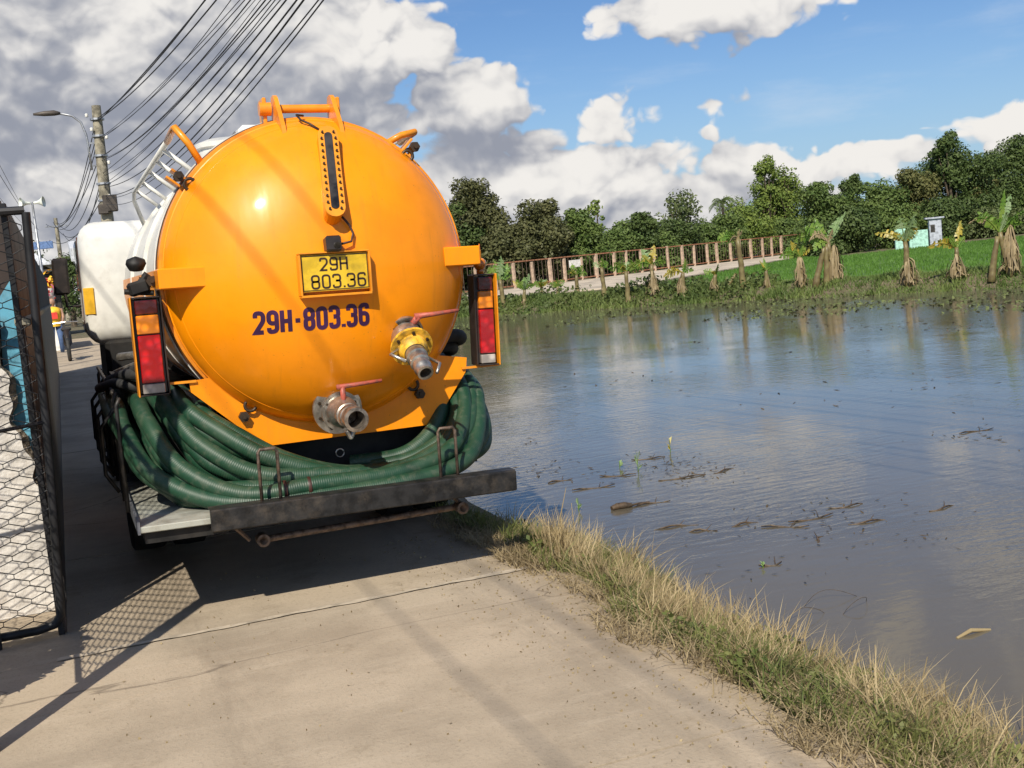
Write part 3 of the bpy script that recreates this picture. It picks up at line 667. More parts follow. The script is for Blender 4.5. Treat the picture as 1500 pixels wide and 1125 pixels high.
MB().lathe((0, 0, DZ), (0, 1, 0), [(-.16, .70), (-.10, A-.03), (-.088, A+.0), (-.086, A-.02)], 96).build('door_knuckle_ring', 'orange', truck, smooth=40)

# tail lights in orange frames
def tail(cx, z0, z1, lean, hw, side):
    g_ = MB(); R = Matrix.Rotation(lean, 3, 'Y'); c = Vector((cx, -.10, (z0+z1)/2)); h = z1-z0
    def bx(dx, dz, dy, sx, sy, sz, bev=.002): return c + R @ Vector((dx, dy, dz)), (sx, sy, sz), R, bev
    o = MB().box(*bx(side*(hw+.004), 0, 0, .007, .13, h+.02)).build('tail_light', 'orange_frame', truck)
    fr = MB()
    for q in (bx(-side*(hw+.004), 0, .01, .008, .10, h+.01), bx(0, h/2+.005, .01, 2*hw, .11, .009), bx(0, -h/2-.005, .0, 2*hw, .12, .007), bx(0, 0, .055, 2*hw, .008, h)): fr.box(*q)
    fr.build('lamp_frame', 'camera_black', o)
    hs = MB().box(*bx(0, 0, .01, 2*hw-.006, .07, h-.006)).build('lamp_housing', 'camera_black', o)
    for nm, f0, f1, m_ in (('lens', .0, .11, 'lens_clear'), ('lens', .115, .62, 'lens_red'), ('lens', .625, .83, 'lens_amber'), ('lens', .835, .985, 'lens_maroon')):
        MB().box(*bx(0, -h/2+h*(f0+f1)/2, -.035, 2*hw-.03, .03, h*(f1-f0)-.004, .004)).build(nm, m_, o)
tail(-.88, 1.075, 1.545, rad(-.4), .068, -1)
tail(.885, 1.065, 1.545, rad(1.2), .056, 1)
MB().box((.85, -.09, 1.05), (.22, .02, .012)).box((-.74, -.09, 1.115), (.14, .02, .012)).build('lamp_arm', 'orange_frame', truck)
# clamp block and lamp over left tail light, small beacon over right one
k = MB().box((-.90, -.02, 1.60), (.10, .12, .07), Matrix.Rotation(rad(-14), 3, 'Y'), bev=.012).tube([(-.93, -.02, 1.57), (-.86, -.04, 1.66), (-.80, -.02, 1.60)], .02, 8).tube([(-.97, -.05, 1.585), (-.83, -.05, 1.57)], .014, 8)
k.build('latch_block', 'chassis', truck, smooth=35)
k = MB().lathe((-.90, .0, 1.69), (0, -.3, 1), [(0, .035), (.03, .05), (.05, .045), (.07, .001)], 16); k.build('work_lamp', 'chassis', truck, smooth=True)
k = MB().cyl((.90, -.05, 1.55), (.90, -.05, 1.59), .02).lathe((.90, -.05, 1.58), (0, 0, 1), [(0, .022), (.02, .036), (.045, .036), (.06, .02), (.065, .001)], 16).cyl((.905, -.05, 1.62), (.905, -.05, 1.72), .004, n=6)
k.build('marker_lamp', 'lens_amber', truck, smooth=True)

# outlet valves
def flange(o, ax, r, th, m, parent, nb=6, name='flange'):
    o = Vector(o); ax = Vector(ax).normalized(); f = MB().lathe(o, ax, [(0, .001), (0, r), (.0, r), (th, r), (th, .001)], 32).build(name, m, parent, smooth=30)
    u = ax.cross(Vector((0, 0, 1))).normalized(); v = ax.cross(u); bm_ = None
    for i in range(nb):
        a = 2*math.pi*(i+.5)/nb; p = o + (u*math.cos(a)+v*math.sin(a))*(r*.8) + ax*th
        if bm_ is None: bm_ = MB().cyl((0, 0, 0), tuple(ax*.012), .009, n=6).build('bolt', 'bolt_dark', parent); bm_.location = p
        else: q = bm_.copy(); C.objects.link(q); q.location = p
    return f
v1 = thing  # (names below are parts of the truck)
V1 = Vector((-.01, dome_y(.70)-.005, .925)); ax = Vector((.05, -1, -.08)).normalized()
root1 = MB().cyl(V1-ax*.12, V1+ax*.10, .075, n=24).build('drain_valve', 'bare_metal', truck, smooth=40)
V1 = V1 + ax*.035
flange(V1, ax, .128, .018, 'bare_metal', root1, 8); flange(V1+ax*.07, ax, .10, .016, 'bare_metal', root1, 6)
MB().lathe(V1+ax*.086, ax, [(0, .085), (.05, .075), (.07, .060), (.10, .058)], 28).build('valve_neck', 'bare_metal', root1, smooth=35)
MB().lathe(V1+ax*.18, ax, [(0, .058), (.01, .062), (.03, .062), (.035, .055), (.05, .055), (.055, .060), (.085, .060), (.09, .056), (.14, .057), (.145, .061), (.165, .061), (.167, .044), (.02, .044), (.02, .001)], 28).build('coupling', 'brass_metal', root1, smooth=35)
MB().lathe(V1+ax*.20, ax, [(0, .001), (0, .043), (.02, .043)], 24).build('bore', 'seal', root1)
for sg in (-1, 1): MB().box(V1+ax*.26+Vector((sg*.01-.01, 0, -.075 if sg > 0 else -.085)), (.02, .05, .05), Matrix.Rotation(rad(25*sg), 3, 'Y'), bev=.006).build('cam_lever', 'bare_metal', root1)
MB().tube([V1+ax*.14+Vector((0, 0, .05)), V1+ax*.14+Vector((0, 0, .135))], .014, 8).tube([V1+ax*.14+Vector((-.03, 0, .132)), V1+ax*.14+Vector((.07, -.005, .137)), V1+ax*.14+Vector((.20, -.01, .145))], [.013, .011, .009], 8).build('valve_handle', 'red_handle', root1, smooth=True)

V2 = Vector((.345, dome_y(.52)-.005, 1.285)); a2 = Vector((.0, -.86, -.50)).normalized()
root2 = MB().cyl(V2-a2*.10, V2+a2*.13, .062, n=24).build('suction_valve', 'bare_metal', truck, smooth=40)
flange(V2, a2, .098, .016, 'bare_metal', root2, 6)
MB().lathe(V2+a2*.03, a2, [(0, .08), (.07, .082), (.09, .07)], 24).build('valve_body', 'bare_metal', root2, smooth=35)
flange(V2+a2*.125, a2, .108, .016, 'yellow_paint', root2, 6)
MB().lathe(V2+a2*.141, a2, [(0, .075), (.03, .072), (.055, .055)], 24).build('adapter', 'yellow_paint', root2, smooth=35)
MB().lathe(V2+a2*.185, a2, [(0, .050), (.03, .055), (.05, .055), (.055, .048), (.08, .046), (.085, .050), (.10, .050), (.105, .043), (.13, .042), (.135, .046), (.155, .046), (.165, .040), (.19, .040), (.192, .030), (.06, .030), (.06, .001)], 24).build('coupling', 'bare_metal', root2, smooth=35)
MB().tube([V2+a2*.15+Vector((-.075, 0, 0)), V2+a2*.17+Vector((-.12, 0, -.01)), V2+a2*.24+Vector((-.06, 0, -.01))], .009, 6).tube([V2+a2*.24+Vector((.05, 0, 0)), V2+a2*.34+Vector((.085, 0, .02)), V2+a2*.40+Vector((.05, 0, .01))], .008, 6).build('cam_lever', 'bare_metal', root2, smooth=True)
MB().tube([V2+a2*.05+Vector((.03, -.0, .06)), V2+a2*.05+Vector((.06, -.03, .105))], .018, 8).tube([V2+a2*.05+Vector((.04, -.03, .105)), V2+a2*.05+Vector((.14, -.035, .11)), V2+a2*.05+Vector((.27, -.04, .12))], [.016, .012, .009], 8).build('valve_handle', 'red_handle', root2, smooth=True)

# chassis, deck, bumper, wheels
ch = MB()
for x in (-.38, .38): ch.box((x, 2.5, .62), (.09, 4.7, .20), bev=.01)
for yy in (.8, 1.8, 2.9, 4.0): ch.box((0, yy, .62), (.70, .10, .14), bev=.01)
ch.box((0, .25, .56), (1.1, .12, .30), bev=.01).box((0, .12, .70), (1.7, .04, .40), bev=.01)
for yy in (.5, 1.6, 2.7, 3.5): ch.box((0, yy, .80), (1.1, .12, .20), bev=.01)
ch.build('chassis', 'chassis', truck)
MB().cyl((-.8, 1.35, .40), (.8, 1.35, .40), .06).lathe((0, 1.35, .40), (1, 0, 0), [(-.2, .06), (-.12, .16), (.12, .16), (.2, .06)], 20).build('rear_axle', 'chassis', truck, smooth=40)
def wheel(x, y, dual):
    for dx in ((0, -.24) if dual else (0,)):
        sg = 1 if x > 0 else -1; xx = x + sg*dx
        prof = [(-.09, .24), (-.105, .30), (-.10, .37), (-.085, .395), (0, .40), (.085, .395), (.10, .37), (.105, .30), (.09, .24)]
        o = MB().lathe((xx, y, .40), (1, 0, 0), prof, 40).build('wheel', 'rubber', truck, smooth=40)
        MB().lathe((xx, y, .40), (1, 0, 0), [(-.06, .24), (-.05, .20), (.03*sg, .17), (.05*sg, .08), (.07*sg, .07), (.07*sg, .001)], 28).build('rim', 'galvanised', o, smooth=40)
for x in (-.90, .90): wheel(x, 1.35, True); wheel(x, 4.6, False)
for sx in (-1, 1):
    pts = [(sx*.80, 1.35+.52*math.cos(a), .40+.47*math.sin(a)) for a in np.linspace(.1, math.pi-.1, 14)]
    vs = []
    for p in pts: vs += [(p[0]-.25, p[1], p[2]), (p[0]+.22, p[1], p[2]), (p[0]+.22, p[1], p[2]+.006), (p[0]-.25, p[1], p[2]+.006)]
    MB().add(vs, [tuple(4*i+j for j in (k, (k+1) % 4))+tuple(4*(i+1)+j for j in ((k+1) % 4, k)) for i in range(13) for k in range(4)]).build('mudguard', 'chassis', truck)
# side decks the hoses lie on
for sx, w_, yc in ((-1, .40, .77), (1, .26, 1.85)):
    dk = MB().box((sx*(1.03-w_/2), yc, .49), (w_, 2.7, .03), bev=.004).build('side_deck', 'grey_deck' , truck)
    MB().box((sx*(1.02-w_/2), yc+.02, .445), (w_-.02, 2.66, .056)).build('deck_frame', 'chassis', dk)
    MB().box((sx*1.035, yc, .50), (.012, 2.7, .06)).build('deck_edge', 'galvanised', dk)
MB().box((0, -.16, .47), (1.24, .70, .03), bev=.004).build('rear_deck', 'chassis', truck)
# side rails holding the hose in on the left and right
for sx in (-1, 1):
    g_ = MB()
    for yy in ((.0, .35) if sx < 0 else ()) + (1.1, 1.9, 2.7): g_.tube([(sx*1.05, yy, .48), (sx*1.06, yy, 1.02), (sx*1.04, yy, 1.06)], .012, 6)
    for zz in (1.06, .80): g_.tube([(sx*1.055, .35 if sx < 0 else 1.1, zz), (sx*1.055, 2.8, zz)], .013, 6)
    for yy in ((.3, .9, 1.5, 2.1) if sx < 0 else ()): g_.tube([(sx*1.06, yy, .98), (sx*1.13, yy+.08, .88), (sx*1.13, yy+.12, .62), (sx*1.07, yy+.12, .52)], .011, 6)
    g_.build('side_guard', 'dark_steel', truck, smooth=True)
MB().box((-.98, 1.6, .80), (.03, 1.6, .5)).build('side_panel', 'chassis', truck)
bmp = MB().box((.05, -.60, .495), (1.53, .05, .105), bev=.006).box((.05, -.565, .545), (1.53, .09, .008)).box((.05, -.565, .447), (1.53, .09, .008)).build('bumper', 'dark_steel', truck)
for x in (-.42, .48): MB().tube([(x-.045, -.55, .545), (x-.045, -.55, .78), (x-.035, -.55, .795), (x+.035, -.55, .795), (x+.045, -.55, .78), (x+.045, -.55, .545)], .0085, 8).build('hose_hoop', 'rusty_rod', truck, smooth=True)
k = MB().cyl((-.44, -.42, .335), (.56, -.40, .355), .017, n=12); k.build('cross_pipe', 'rusty_rod', truck, smooth=35)
for x, z in ((-.46, .335), (.57, .355)): MB().lathe((x, -.41, z), (0, -1, 0), [(-.03, .012), (-.03, .030), (.05, .032), (.052, .02), (.03, .001)], 16).build('pipe_end', 'rusty_rod', truck, smooth=35)
for x in (-.52, .60): MB().tube([(x-.09, -.42, .44), (x, -.42, .34)], .012, 6).build('pipe_strut', 'rusty_rod', truck)
MB().tube([(.03+.022*math.cos(a), -.09, .665+.022*math.sin(a)) for a in np.linspace(0, 2*math.pi, 12)], .004, 6).build('tow_ring', 'bare_metal', truck, smooth=True)

# cab
CY = 4.05
def rbox(x0, x1, y0, y1, z0, z1, r, m_, name, parent):
    """box with rounded vertical and top edges"""
    o = MB().box(((x0+x1)/2, (y0+y1)/2, (z0+z1)/2), (x1-x0, y1-y0, z1-z0)).build(name, m_, parent)
    md = o.modifiers.new('bevel', 'BEVEL'); md.width = r; md.segments = 5; md.limit_method = 'ANGLE'
    o.data.polygons.foreach_set('use_smooth', [True]*6); return o
cab = rbox(-1.08, 1.0, CY, CY+1.55, 1.17, 2.19, .15, 'white_paint', 'cab', truck)
MB().box((0, CY+.78, .92), (1.9, 1.5, .6), bev=.04).build('cab_base', 'chassis', truck)
MB().box((-1.088, CY+.9, 1.85), (.02, .8, .42), bev=.008).build('side_window', 'gauge_glass', cab)
MB().box((1.008, CY+.9, 1.85), (.02, .8, .42), bev=.008).build('side_window', 'gauge_glass', cab)
MB().box((-.04, CY+1.553, 1.85), (1.6, .02, .5), bev=.008).build('windscreen', 'gauge_glass', cab)
MB().box((-1.036, CY+.044, 1.54), (.012, .11, .22), Matrix.Rotation(rad(45), 3, 'Z'), bev=.003).build('reflector_sticker', 'sticker', cab)
MB().box((-1.08, CY+.32, 1.68), (.012, .012, .8)).build('door_gap_strip', 'seal', cab)
MB().tube([(-1.06, CY+1.3, 1.5), (-1.2, CY+1.4, 1.5), (-1.22, CY+1.4, 1.95)], .014, 8).box((-1.23, CY+1.4, 1.78), (.14, .05, .34), bev=.02).build('wing_mirror', 'camera_black', cab)
for sx in (-1, 1): MB().box((sx*.86, 3.3, .72), (.30, .9, .40), bev=.03).build('fuel_tank', 'chassis', truck)
# pump gear between the tank and the cab, catching light
MB().cyl((-.62, 3.0, 1.08), (-.62, 3.5, 1.08), .12).tube([(-.9, 2.9, 1.12), (-.7, 2.7, 1.14), (-.5, 2.95, 1.05)], .03, 8).tube([(-.95, 2.6, 1.02), (-.8, 2.2, 1.10), (-.62, 1.9, 1.0)], .025, 8).build('vacuum_pump', 'bare_metal', truck, smooth=40)

# ------------------------------------------------------------------ coiled green hose
def bez(P, n=90):
    """Catmull-Rom through the points"""
    P = [np.array(p, float) for p in P]; P = [2*P[0]-P[1]] + P + [2*P[-1]-P[-2]]; out = []
    segs = len(P)-3
    for i in range(segs):
        for k in range(n//segs):
            t_ = k/(n//segs); a, b, c, d = P[i:i+4]
            out.append(.5*((2*b)+(-a+c)*t_+(2*a-5*b+4*c-d)*t_*t_+(-a+3*b-3*c+d)*t_**3))
    out.append(P[-2]); return out
hose = thing('suction_hose', 'thick dark green suction hose coiled in sagging loops round the truck tail behind the bumper', 'hose', (TX, TY, 0))
def hose_run(pts, r=.047):
    ps = bez(pts, 96); mb = MB().tube(ps, r, 16); o = mb.build('hose_loop', 'hose_green', hose, smooth=60)
    me = o.data; uv = me.uv_layers.new(name='UVMap'); acc = [0]
    for a, b in zip(ps[:-1], ps[1:]): acc.append(acc[-1]+float(np.linalg.norm(b-a)))
    buf = np.zeros(len(me.loops)*2); vi = np.zeros(len(me.loops), int); me.loops.foreach_get('vertex_index', vi)
    buf[0::2] = np.array(acc)[vi//16]; buf[1::2] = (vi % 16)/16; uv.data.foreach_set('uv', buf); return o
# each loop: left side high -> sag behind bumper -> right side high
HP = [
 [(-.86, 1.6, .93), (-.86, .45, .93), (-.84, -.02, .83), (-.72, -.27, .645), (-.44, -.36, .60), (-.1, -.36, .56), (.35, -.34, .56), (.66, -.26, .66), (.80, -.08, .82), (.85, .2, .98), (.84, 1.3, 1.08)],
 [(-.76, 1.6, .98), (-.76, .35, .98), (-.74, -.06, .90), (-.62, -.22, .74), (-.38, -.28, .64), (0, -.26, .56), (.4, -.26, .57), (.68, -.16, .72), (.78, .06, .90), (.80, 1.2, 1.02)],
 [(-.99, 1.9, .98), (-1.0, .6, .98), (-.99, .10, .90), (-.91, -.20, .70), (-.62, -.38, .56), (-.22, -.47, .535), (.25, -.49, .535), (.60, -.42, .57), (.78, -.24, .68), (.86, .0, .86), (.86, .5, .98), (.86, 1.6, 1.0)],
 [(-.90, 1.9, 1.03), (-.90, .55, 1.03), (-.88, .02, .96), (-.77, -.25, .75), (-.50, -.40, .61), (-.15, -.45, .575), (.25, -.44, .58), (.56, -.37, .64), (.72, -.18, .78), (.79, .06, .96), (.80, .5, 1.06), (.80, 1.5, 1.06)],
 [(-.82, 1.8, 1.06), (-.80, .5, 1.07), (-.78, .0, 1.01), (-.67, -.20, .84), (-.43, -.34, .69), (-.10, -.38, .60), (.25, -.36, .565), (.62, -.30, .62), (.82, -.10, .76), (.88, .15, .93), (.88, 1.4, 1.02)],
 [(-.72, 1.7, 1.07), (-.70, .4, 1.06), (-.70, -.04, 1.01), (-.60, -.17, .91), (-.38, -.29, .76), (-.08, -.35, .63), (.22, -.30, .56), (.6, -.2, .58), (.84, .0, .70), (.88, .4, .84), (.88, 1.2, .9)],
 [(-.62, 1.2, 1.0), (-.62, .3, 1.0), (-.60, -.06, .95), (-.49, -.17, .86), (-.28, -.25, .73), (.0, -.28, .62), (.3, -.22, .56), (.62, -.08, .60), (.80, .15, .78), (.84, 1.0, .95)],
 [(-.92, 1.5, .84), (-.94, .4, .84), (-.90, .02, .72), (-.76, -.26, .58), (-.5, -.30, .545), (0, -.33, .54), (.5, -.30, .55), (.80, -.16, .62), (.87, .06, .76), (.87, 1.0, .86)],
 [(-.70, 1.3, .94), (-.72, .2, .92), (-.68, -.08, .82), (-.54, -.24, .68), (-.28, -.22, .58), (.1, -.18, .54), (.5, -.12, .56), (.74, .02, .70), (.80, .3, .86), (.80, 1.0, .96)],
 [(.10, -.05, .60), (.38, -.14, .62), (.58, -.10, .72), (.68, .0, .88), (.72, .3, 1.04), (.72, 1.2, 1.1)],
 [(.50, -.24, .54), (.80, -.14, .57), (.90, .0, .65), (.905, .12, .80), (.90, .35, .98), (.86, .8, 1.06), (.84, 1.4, 1.06)],
 [(.20, -.12, .56), (.45, -.20, .61), (.66, -.17, .73), (.74, .0, .90), (.75, .3, 1.06), (.76, 1.2, 1.12)],
]
HP = [[(x, y, z-.035*max(0, 1-abs(x+.25)/.7)*(1 if z > .6 else 0)) for x, y, z in p] for p in HP]
for p in HP: hose_run([(x+random.uniform(-.012, .012), y+random.uniform(-.008, .008), z+random.uniform(-.010, .010)) for x, y, z in p], .043)
for p in HP[:8]: hose_run([(x-.02+random.uniform(-.02, .02), y+.06+random.uniform(-.01, .01), z-.012+random.uniform(-.015, .01)) for x, y, z in p], .042)
for x in (-.32, -.44):
    p = [(x, -.455, .655)]
    MB().lathe((x+.12, -.455, .578), (1, -.06, -.02), [(-.008, .048), (0, .050), (.008, .048)], 20).build('hose_tie', 'seal', hose, smooth=True)
# spare black hose on top of the tail at the right
k = [(.62, .15, 1.12), (.70, .05, 1.19), (.82, .1, 1.20), (.90, .3, 1.16), (.93, .9, 1.10), (.93, 1.5, 1.05)]
o = MB().tube(bez(k, 40), .036, 12).tube(bez([(x-.03, y+.08, z-.06) for x, y, z in k], 40), .036, 12).build('rubber_hose', 'rubber', None, smooth=60); o.location = (TX, TY, 0)
tag(o, 'black rubber hose bundled beside the tank inside the right tail light', 'hose')
k = [(-.95, .9, 1.14), (-.88, .3, 1.20), (-.78, .12, 1.18), (-.70, .35, 1.12), (-.72, 1.2, 1.1)]
o = MB().tube(bez(k, 40), .030, 12).tube(bez([(x-.06, y+.15, z-.03) for x, y, z in k], 40), .030, 12).tube(bez([(x-.12, y+.3, z-.08) for x, y, z in k], 40), .028, 12).build('rubber_hose', 'rubber', None, smooth=60); o.location = (TX, TY, 0)
tag(o, 'dusty grey rubber hoses looped behind the left tail light', 'hose')

# ------------------------------------------------------------------ left side: chain link gate, wall, metal fence
gate = thing('chain_link_gate', 'black tube framed chain link gate in front of the white wall at the left edge', 'gate', (0, 5.9, 0))
fpts = [(-1.5, 0, .045), (-.28, 0, .045), (-.205, 0, .06), (-.175, 0, .10), (-.168, 0, .17), (-.122, 0, 1.0), (-.085, 0, 2.02)]
MB().tube(fpts, .021, 10).tube([(-1.5, 0, 2.03), (-.09, 0, 2.03)], .02, 8).tube([(-1.5, 0, 0), (-1.5, 0, 2.05)], .025, 8).build('gate_frame', 'black_frame', gate, smooth=40)
MB().tube([(-1.5, -.01, .93), (-.125, -.01, 1.035)], .009, 8).build('mid_rail', 'black_frame', gate, smooth=True)
mb = MB(); cw, chh = .066, .088; ncol = 20; nrow = 22
for i in range(ncol+1):
    pts = []
    for j in range(nrow*2+1):
        z = .06 + j*chh/2; xr = -.105 - .075*(1-z/2.0)
        sg = 1 if (j+i) % 2 else -1
        x = xr - .02 - i*cw + sg*cw*.5
        if x > xr-.005: x = xr-.005
        e = .010
        pts += [(x - 0*sg, .004*sg, z-e), (x, .004*sg, z+e)]
    mb.tube(pts, .0026, 4, caps=False)
mb.build('chain_link_mesh', 'wire', gate, stuff=True)
sg_ = thing('side_mesh_panel', 'chain link panel along the verge just left of the view', 'fence', (-.46, 4.56, 0))
mb = MB()
for i in range(19):
    pts = []
    for j in range(34):
        z = .62 + j*.044; sg = 1 if (j+i) % 2 else -1; y = .02 + i*.068 + sg*.034; pts += [(.004*sg, y, z-.010), (.004*sg, y, z+.010)]
    mb.tube(pts, .0035, 4, caps=False)
mb.build('chain_link_mesh', 'wire', sg_, stuff=True)
MB().tube([(0, 0, .6), (0, 1.3, .6)], .015, 6).tube([(0, 0, 2.1), (0, 1.3, 2.1)], .018, 6).tube([(0, 1.3, 0), (0, 1.3, 2.1)], .02, 6).build('panel_frame', 'black_frame', sg_)
# plastered wall behind the mesh, ragged right edge, blue post beside it
wl = thing('plaster_wall', 'rough white plastered wall with ragged mortar edge behind the chain link', 'wall', (-.008, 6.42, 0))
def ragx(z): return -.255 + .03*math.sin(z*3+.6) + .016*math.sin(z*17) + .012*math.sin(z*41+1) + (.05 if z < .9 else 0)*min(1, (.9-z)*4) - (.10*max(0, z-1.15))
zz = np.linspace(0, 1.55, 60)
vs = [(ragx(z), 0, z) for z in zz] + [(ragx(z)+.022+.012*math.sin(z*23), .05, z) for z in zz] + [(-1.8, 0, z) for z in zz]
MB().add(vs, [(i, i+60, i+61, i+1) for i in range(59)]).build('mortar_edge', 'mortar', wl)
MB().add([(x, y-.002, z) for x, y, z in vs], [(i, i+1, i+121, i+120) for i in range(59)]).build('plaster_face', 'plaster', wl)
MB().box((-1.05, .10, .77), (1.5, .16, 1.55)).build('wall_core', 'mortar', wl)
bp_ = MB().prism([(-.36, 0, 0), (-.205, 0, 0), (-.19, 0, 1.66), (-.215, 0, 1.72), (-.275, 0, 1.64), (-.30, 0, 1.3)], (0, 1, 0), .05).build('blue_panel', 'blue_paint'); bp_.location = (0, 6.50, 0)
tag(bp_, 'narrow blue painted panel standing between plaster wall and dark fence', 'panel')
dk = MB().box((-.79, 0, 1.62), (1.15, .04, .98)).box((-.79, -.01, 2.12), (1.17, .05, .03)).build('dark_sheet', 'brown_metal'); dk.location = (0, 6.60, .0)
tag(dk, 'dark metal sheet above the white wall behind the chain link gate', 'panel')
# dark metal fence along the road
fn = thing('metal_fence', 'dark brown sheet metal fence with corrugated top running along the left of the road', 'fence', (-.15, 5.92, 0))
y = 0.0
for i in range(14):
    ln = 1.55
    MB().box((-.02, y+ln/2, .755), (.03, ln-.02, 1.5), bev=.003).build('lower_panel', 'brown_metal', fn)
    MB().box((-.012, y+ln/2, 1.515), (.075, ln-.005, .035), bev=.004).build('ledge', 'concrete_pole', fn)
    vs = []; k = 44
    for j in range(k+1):
        yy = y + ln*j/k; xx = -.02 + .014*math.sin(j/k*2*math.pi*11); vs += [(xx, yy, 1.535), (xx, yy, 2.04), (xx-.006, yy, 2.04), (xx-.006, yy, 1.535)]
    MB().add(vs, [(4*j+a, 4*(j+1)+a, 4*(j+1)+(a+1) % 4, 4*j+(a+1) % 4) for j in range(k) for a in range(4)]).build('corrugated_panel', 'slate_metal', fn)
    MB().box((-.030, y+.02, 1.03), (.03, .04, 2.08), bev=.004).build('fence_post', 'black_frame', fn)
    y += ln
# things just left of the picture that throw the foreground shadows
gp = thing('gate_post', 'square concrete gate post just left of the view, shading the road', 'post', (-.44, 4.5, 0))
MB().box((0, 0, 1.3), (.07, .07, 2.6), bev=.008).build('post_shaft', 'concrete_pole', gp)
MB().box((0, 0, 2.62), (.12, .12, .04), bev=.006).build('post_cap', 'concrete_pole', gp)
sb = thing('bushy_shrub', 'leafy shrub by the wall left of the view, its shadow falling on the road', 'shrub', (-.74, 5.0, 0))
r_ = np.random.default_rng(5); pts = r_.normal(size=(1500, 3)); pts /= np.linalg.norm(pts, axis=1)[:, None]; pts *= r_.uniform(.5, 1, (1500, 1))**.5
pts = pts*np.array([.26, .24, .42]) + np.array([0, 0, .55])
V, Fq = leaves(1500, pts, .09, 3); npmesh('foliage', V, Fq, 'leaf_mid', sb); MB().tube([(0, 0, -.02), (0, 0, .5)], [.03, .02], 6).build('stem', 'bark', sb)

# ------------------------------------------------------------------ far end of the road
hs = thing('far_house', 'distant low house with white gable at the far end of the road', 'house', (-.9, 62, 0))
MB().box((-2.2, 0, 1.5), (6.6, 4, 3.0)).build('wall', 'dark_wall', hs)
MB().box((-2.2, -1.0, 3.35), (7.0, 5.5, .16), bev=.02).build('eave_slab', 'roof_white', hs)
MB().box((-.1, -2.3, 4.25), (2.3, .2, .35), bev=.02).build('upper_sheet', 'roof_blue', hs)
MB().prism([(-1.1, -2.6, 3.0), (1.3, -2.6, 3.0), (.1, -2.6, 3.95)], (0, 1, 0), .1).build('gable', 'roof_white', hs)
MB().prism([(-.6, -2.63, 3.1), (.8, -2.63, 3.1), (.1, -2.63, 3.6)], (0, 1, 0), .03).build('gable_opening', 'dark_wall', hs)
for x in (-3.6, -1.6, .6): MB().box((x, -2.02, 1.6), (.9, .04, 1.2)).build('window', 'gauge_glass', hs)
hr = thing('shed', 'dark roadside shed with light sheet roof beyond the truck cab', 'shed', (1.9, 50, 0))
MB().box((0, 0, 1.6), (1.6, 3, 3.2)).build('wall', 'dark_wall', hr); MB().box((-.1, -.2, 3.5), (2.2, 3.6, .5), Matrix.Rotation(rad(7), 3, 'X')).build('roof', 'roof_white', hr)
hw_ = MB().box((0, 0, .85), (.5, 5.0, 1.7), bev=.02).box((0, 0, 1.72), (.56, 5.05, .06)).build('garden_wall', 'white_wall'); hw_.location = (-.33, 42.0, 0)
tag(hw_, 'short bright white wall end at the far left of the road', 'wall')
pr = thing('person', 'distant person in red and yellow top with blue jeans on the road beyond the fence', 'person', (-.16, 38.0, 0))
k = MB(); k.tube([(0, 0, 1.36), (0, 0, 1.42), (0, 0, 1.50)], [.05, .05, .05], 8); k.lathe((0, 0, 1.45), (0, 0, 1), [(0, .05), (.06, .09), (.13, .10), (.2, .07), (.23, .01)], 12)
k.tube([(-.22, 0, 1.34), (-.27, -.05, 1.08), (-.22, -.2, .92)], [.055, .045, .035], 8); k.tube([(.22, 0, 1.34), (.27, -.05, 1.08), (.22, -.2, .92)], [.055, .045, .035], 8)
k.build('body', 'skin', pr, smooth=True)
MB().lathe((0, 0, .82), (0, 0, 1), [(0, .19), (.2, .19), (.45, .24), (.55, .2), (.60, .07)], 14).build('shirt', 'petal_yellow', pr, smooth=True)
for sx in (-1, 1): MB().tube([(sx*.10, 0, .88), (sx*.12, -.02, .45), (sx*.12, 0, .03)], [.11, .08, .06], 10).build('trouser_leg', 'denim', pr, smooth=True)
MB().box((.0, -.23, 1.15), (.22, .02, .2)).build('shirt_panel', 'petal_red', pr)
fl = thing('flower_bunch', 'bunch of red and yellow flowers above the white wall end', 'flowers', (-.20, 39.4, 1.75))
for m_, sd in (('petal_red', 1), ('petal_yellow', 2), ('petal_pink', 3)):
    r_ = np.random.default_rng(sd); q = r_.normal(size=(60, 3))*np.array([.13, .1, .17]) + np.array([[-.06, 0, .35], [.08, 0, .42], [-.12, 0, .2]][sd-1])
    V, Fq = leaves(60, q, .13, sd, .8); npmesh('blossom', V, Fq, m_, fl)
MB().lathe((0, 0, 0), (0, 0, 1), [(0, .10), (.25, .16), (.25, .001)], 12).build('pot', 'white_wall', fl)
sp = thing('loudspeaker_pole', 'thin pole with two white horn loudspeakers in front of the far house', 'loudspeaker pole', (-.32, 40, 0))
MB().tube([(0, 0, 0), (-.03, 0, 4.75)], [.06, .035], 8).build('pole', 'galvanised', sp, smooth=True)
for sx in (-1, 1):
    MB().lathe((-.03+sx*.05, 0, 4.72), (sx, -.35, .05), [(0, .04), (.12, .05), (.2, .09), (.28, .15), (.31, .17), (.28, .14), (.15, .03), (.15, .001)], 16).build('horn', 'horn', sp, smooth=35)
for i, (xx, yy, h_) in enumerate([(-.42, 30, 2.2), (-.40, 35, 2.3)]):
    o = MB().cyl((0, 0, 0), (0, 0, h_), .05, n=8).build('wooden_post', 'bark'); o.location = (xx+.1, yy, 0); tag(o, ['thin dark post by the road halfway to the far house', 'thin dark post nearest the white wall end'][i], 'post')
mt = thing('parked_motorbike', 'dark motorbike standing beside the road beyond the truck cab', 'motorbike', (.12, 33, 0))
for yy in (-.6, .6): MB().tube([(0, yy+.27*math.cos(a), .3+.27*math.sin(a)) for a in np.linspace(0, 2*math.pi, 19)], .05, 8, caps=False).build('wheel', 'rubber', mt, smooth=True)
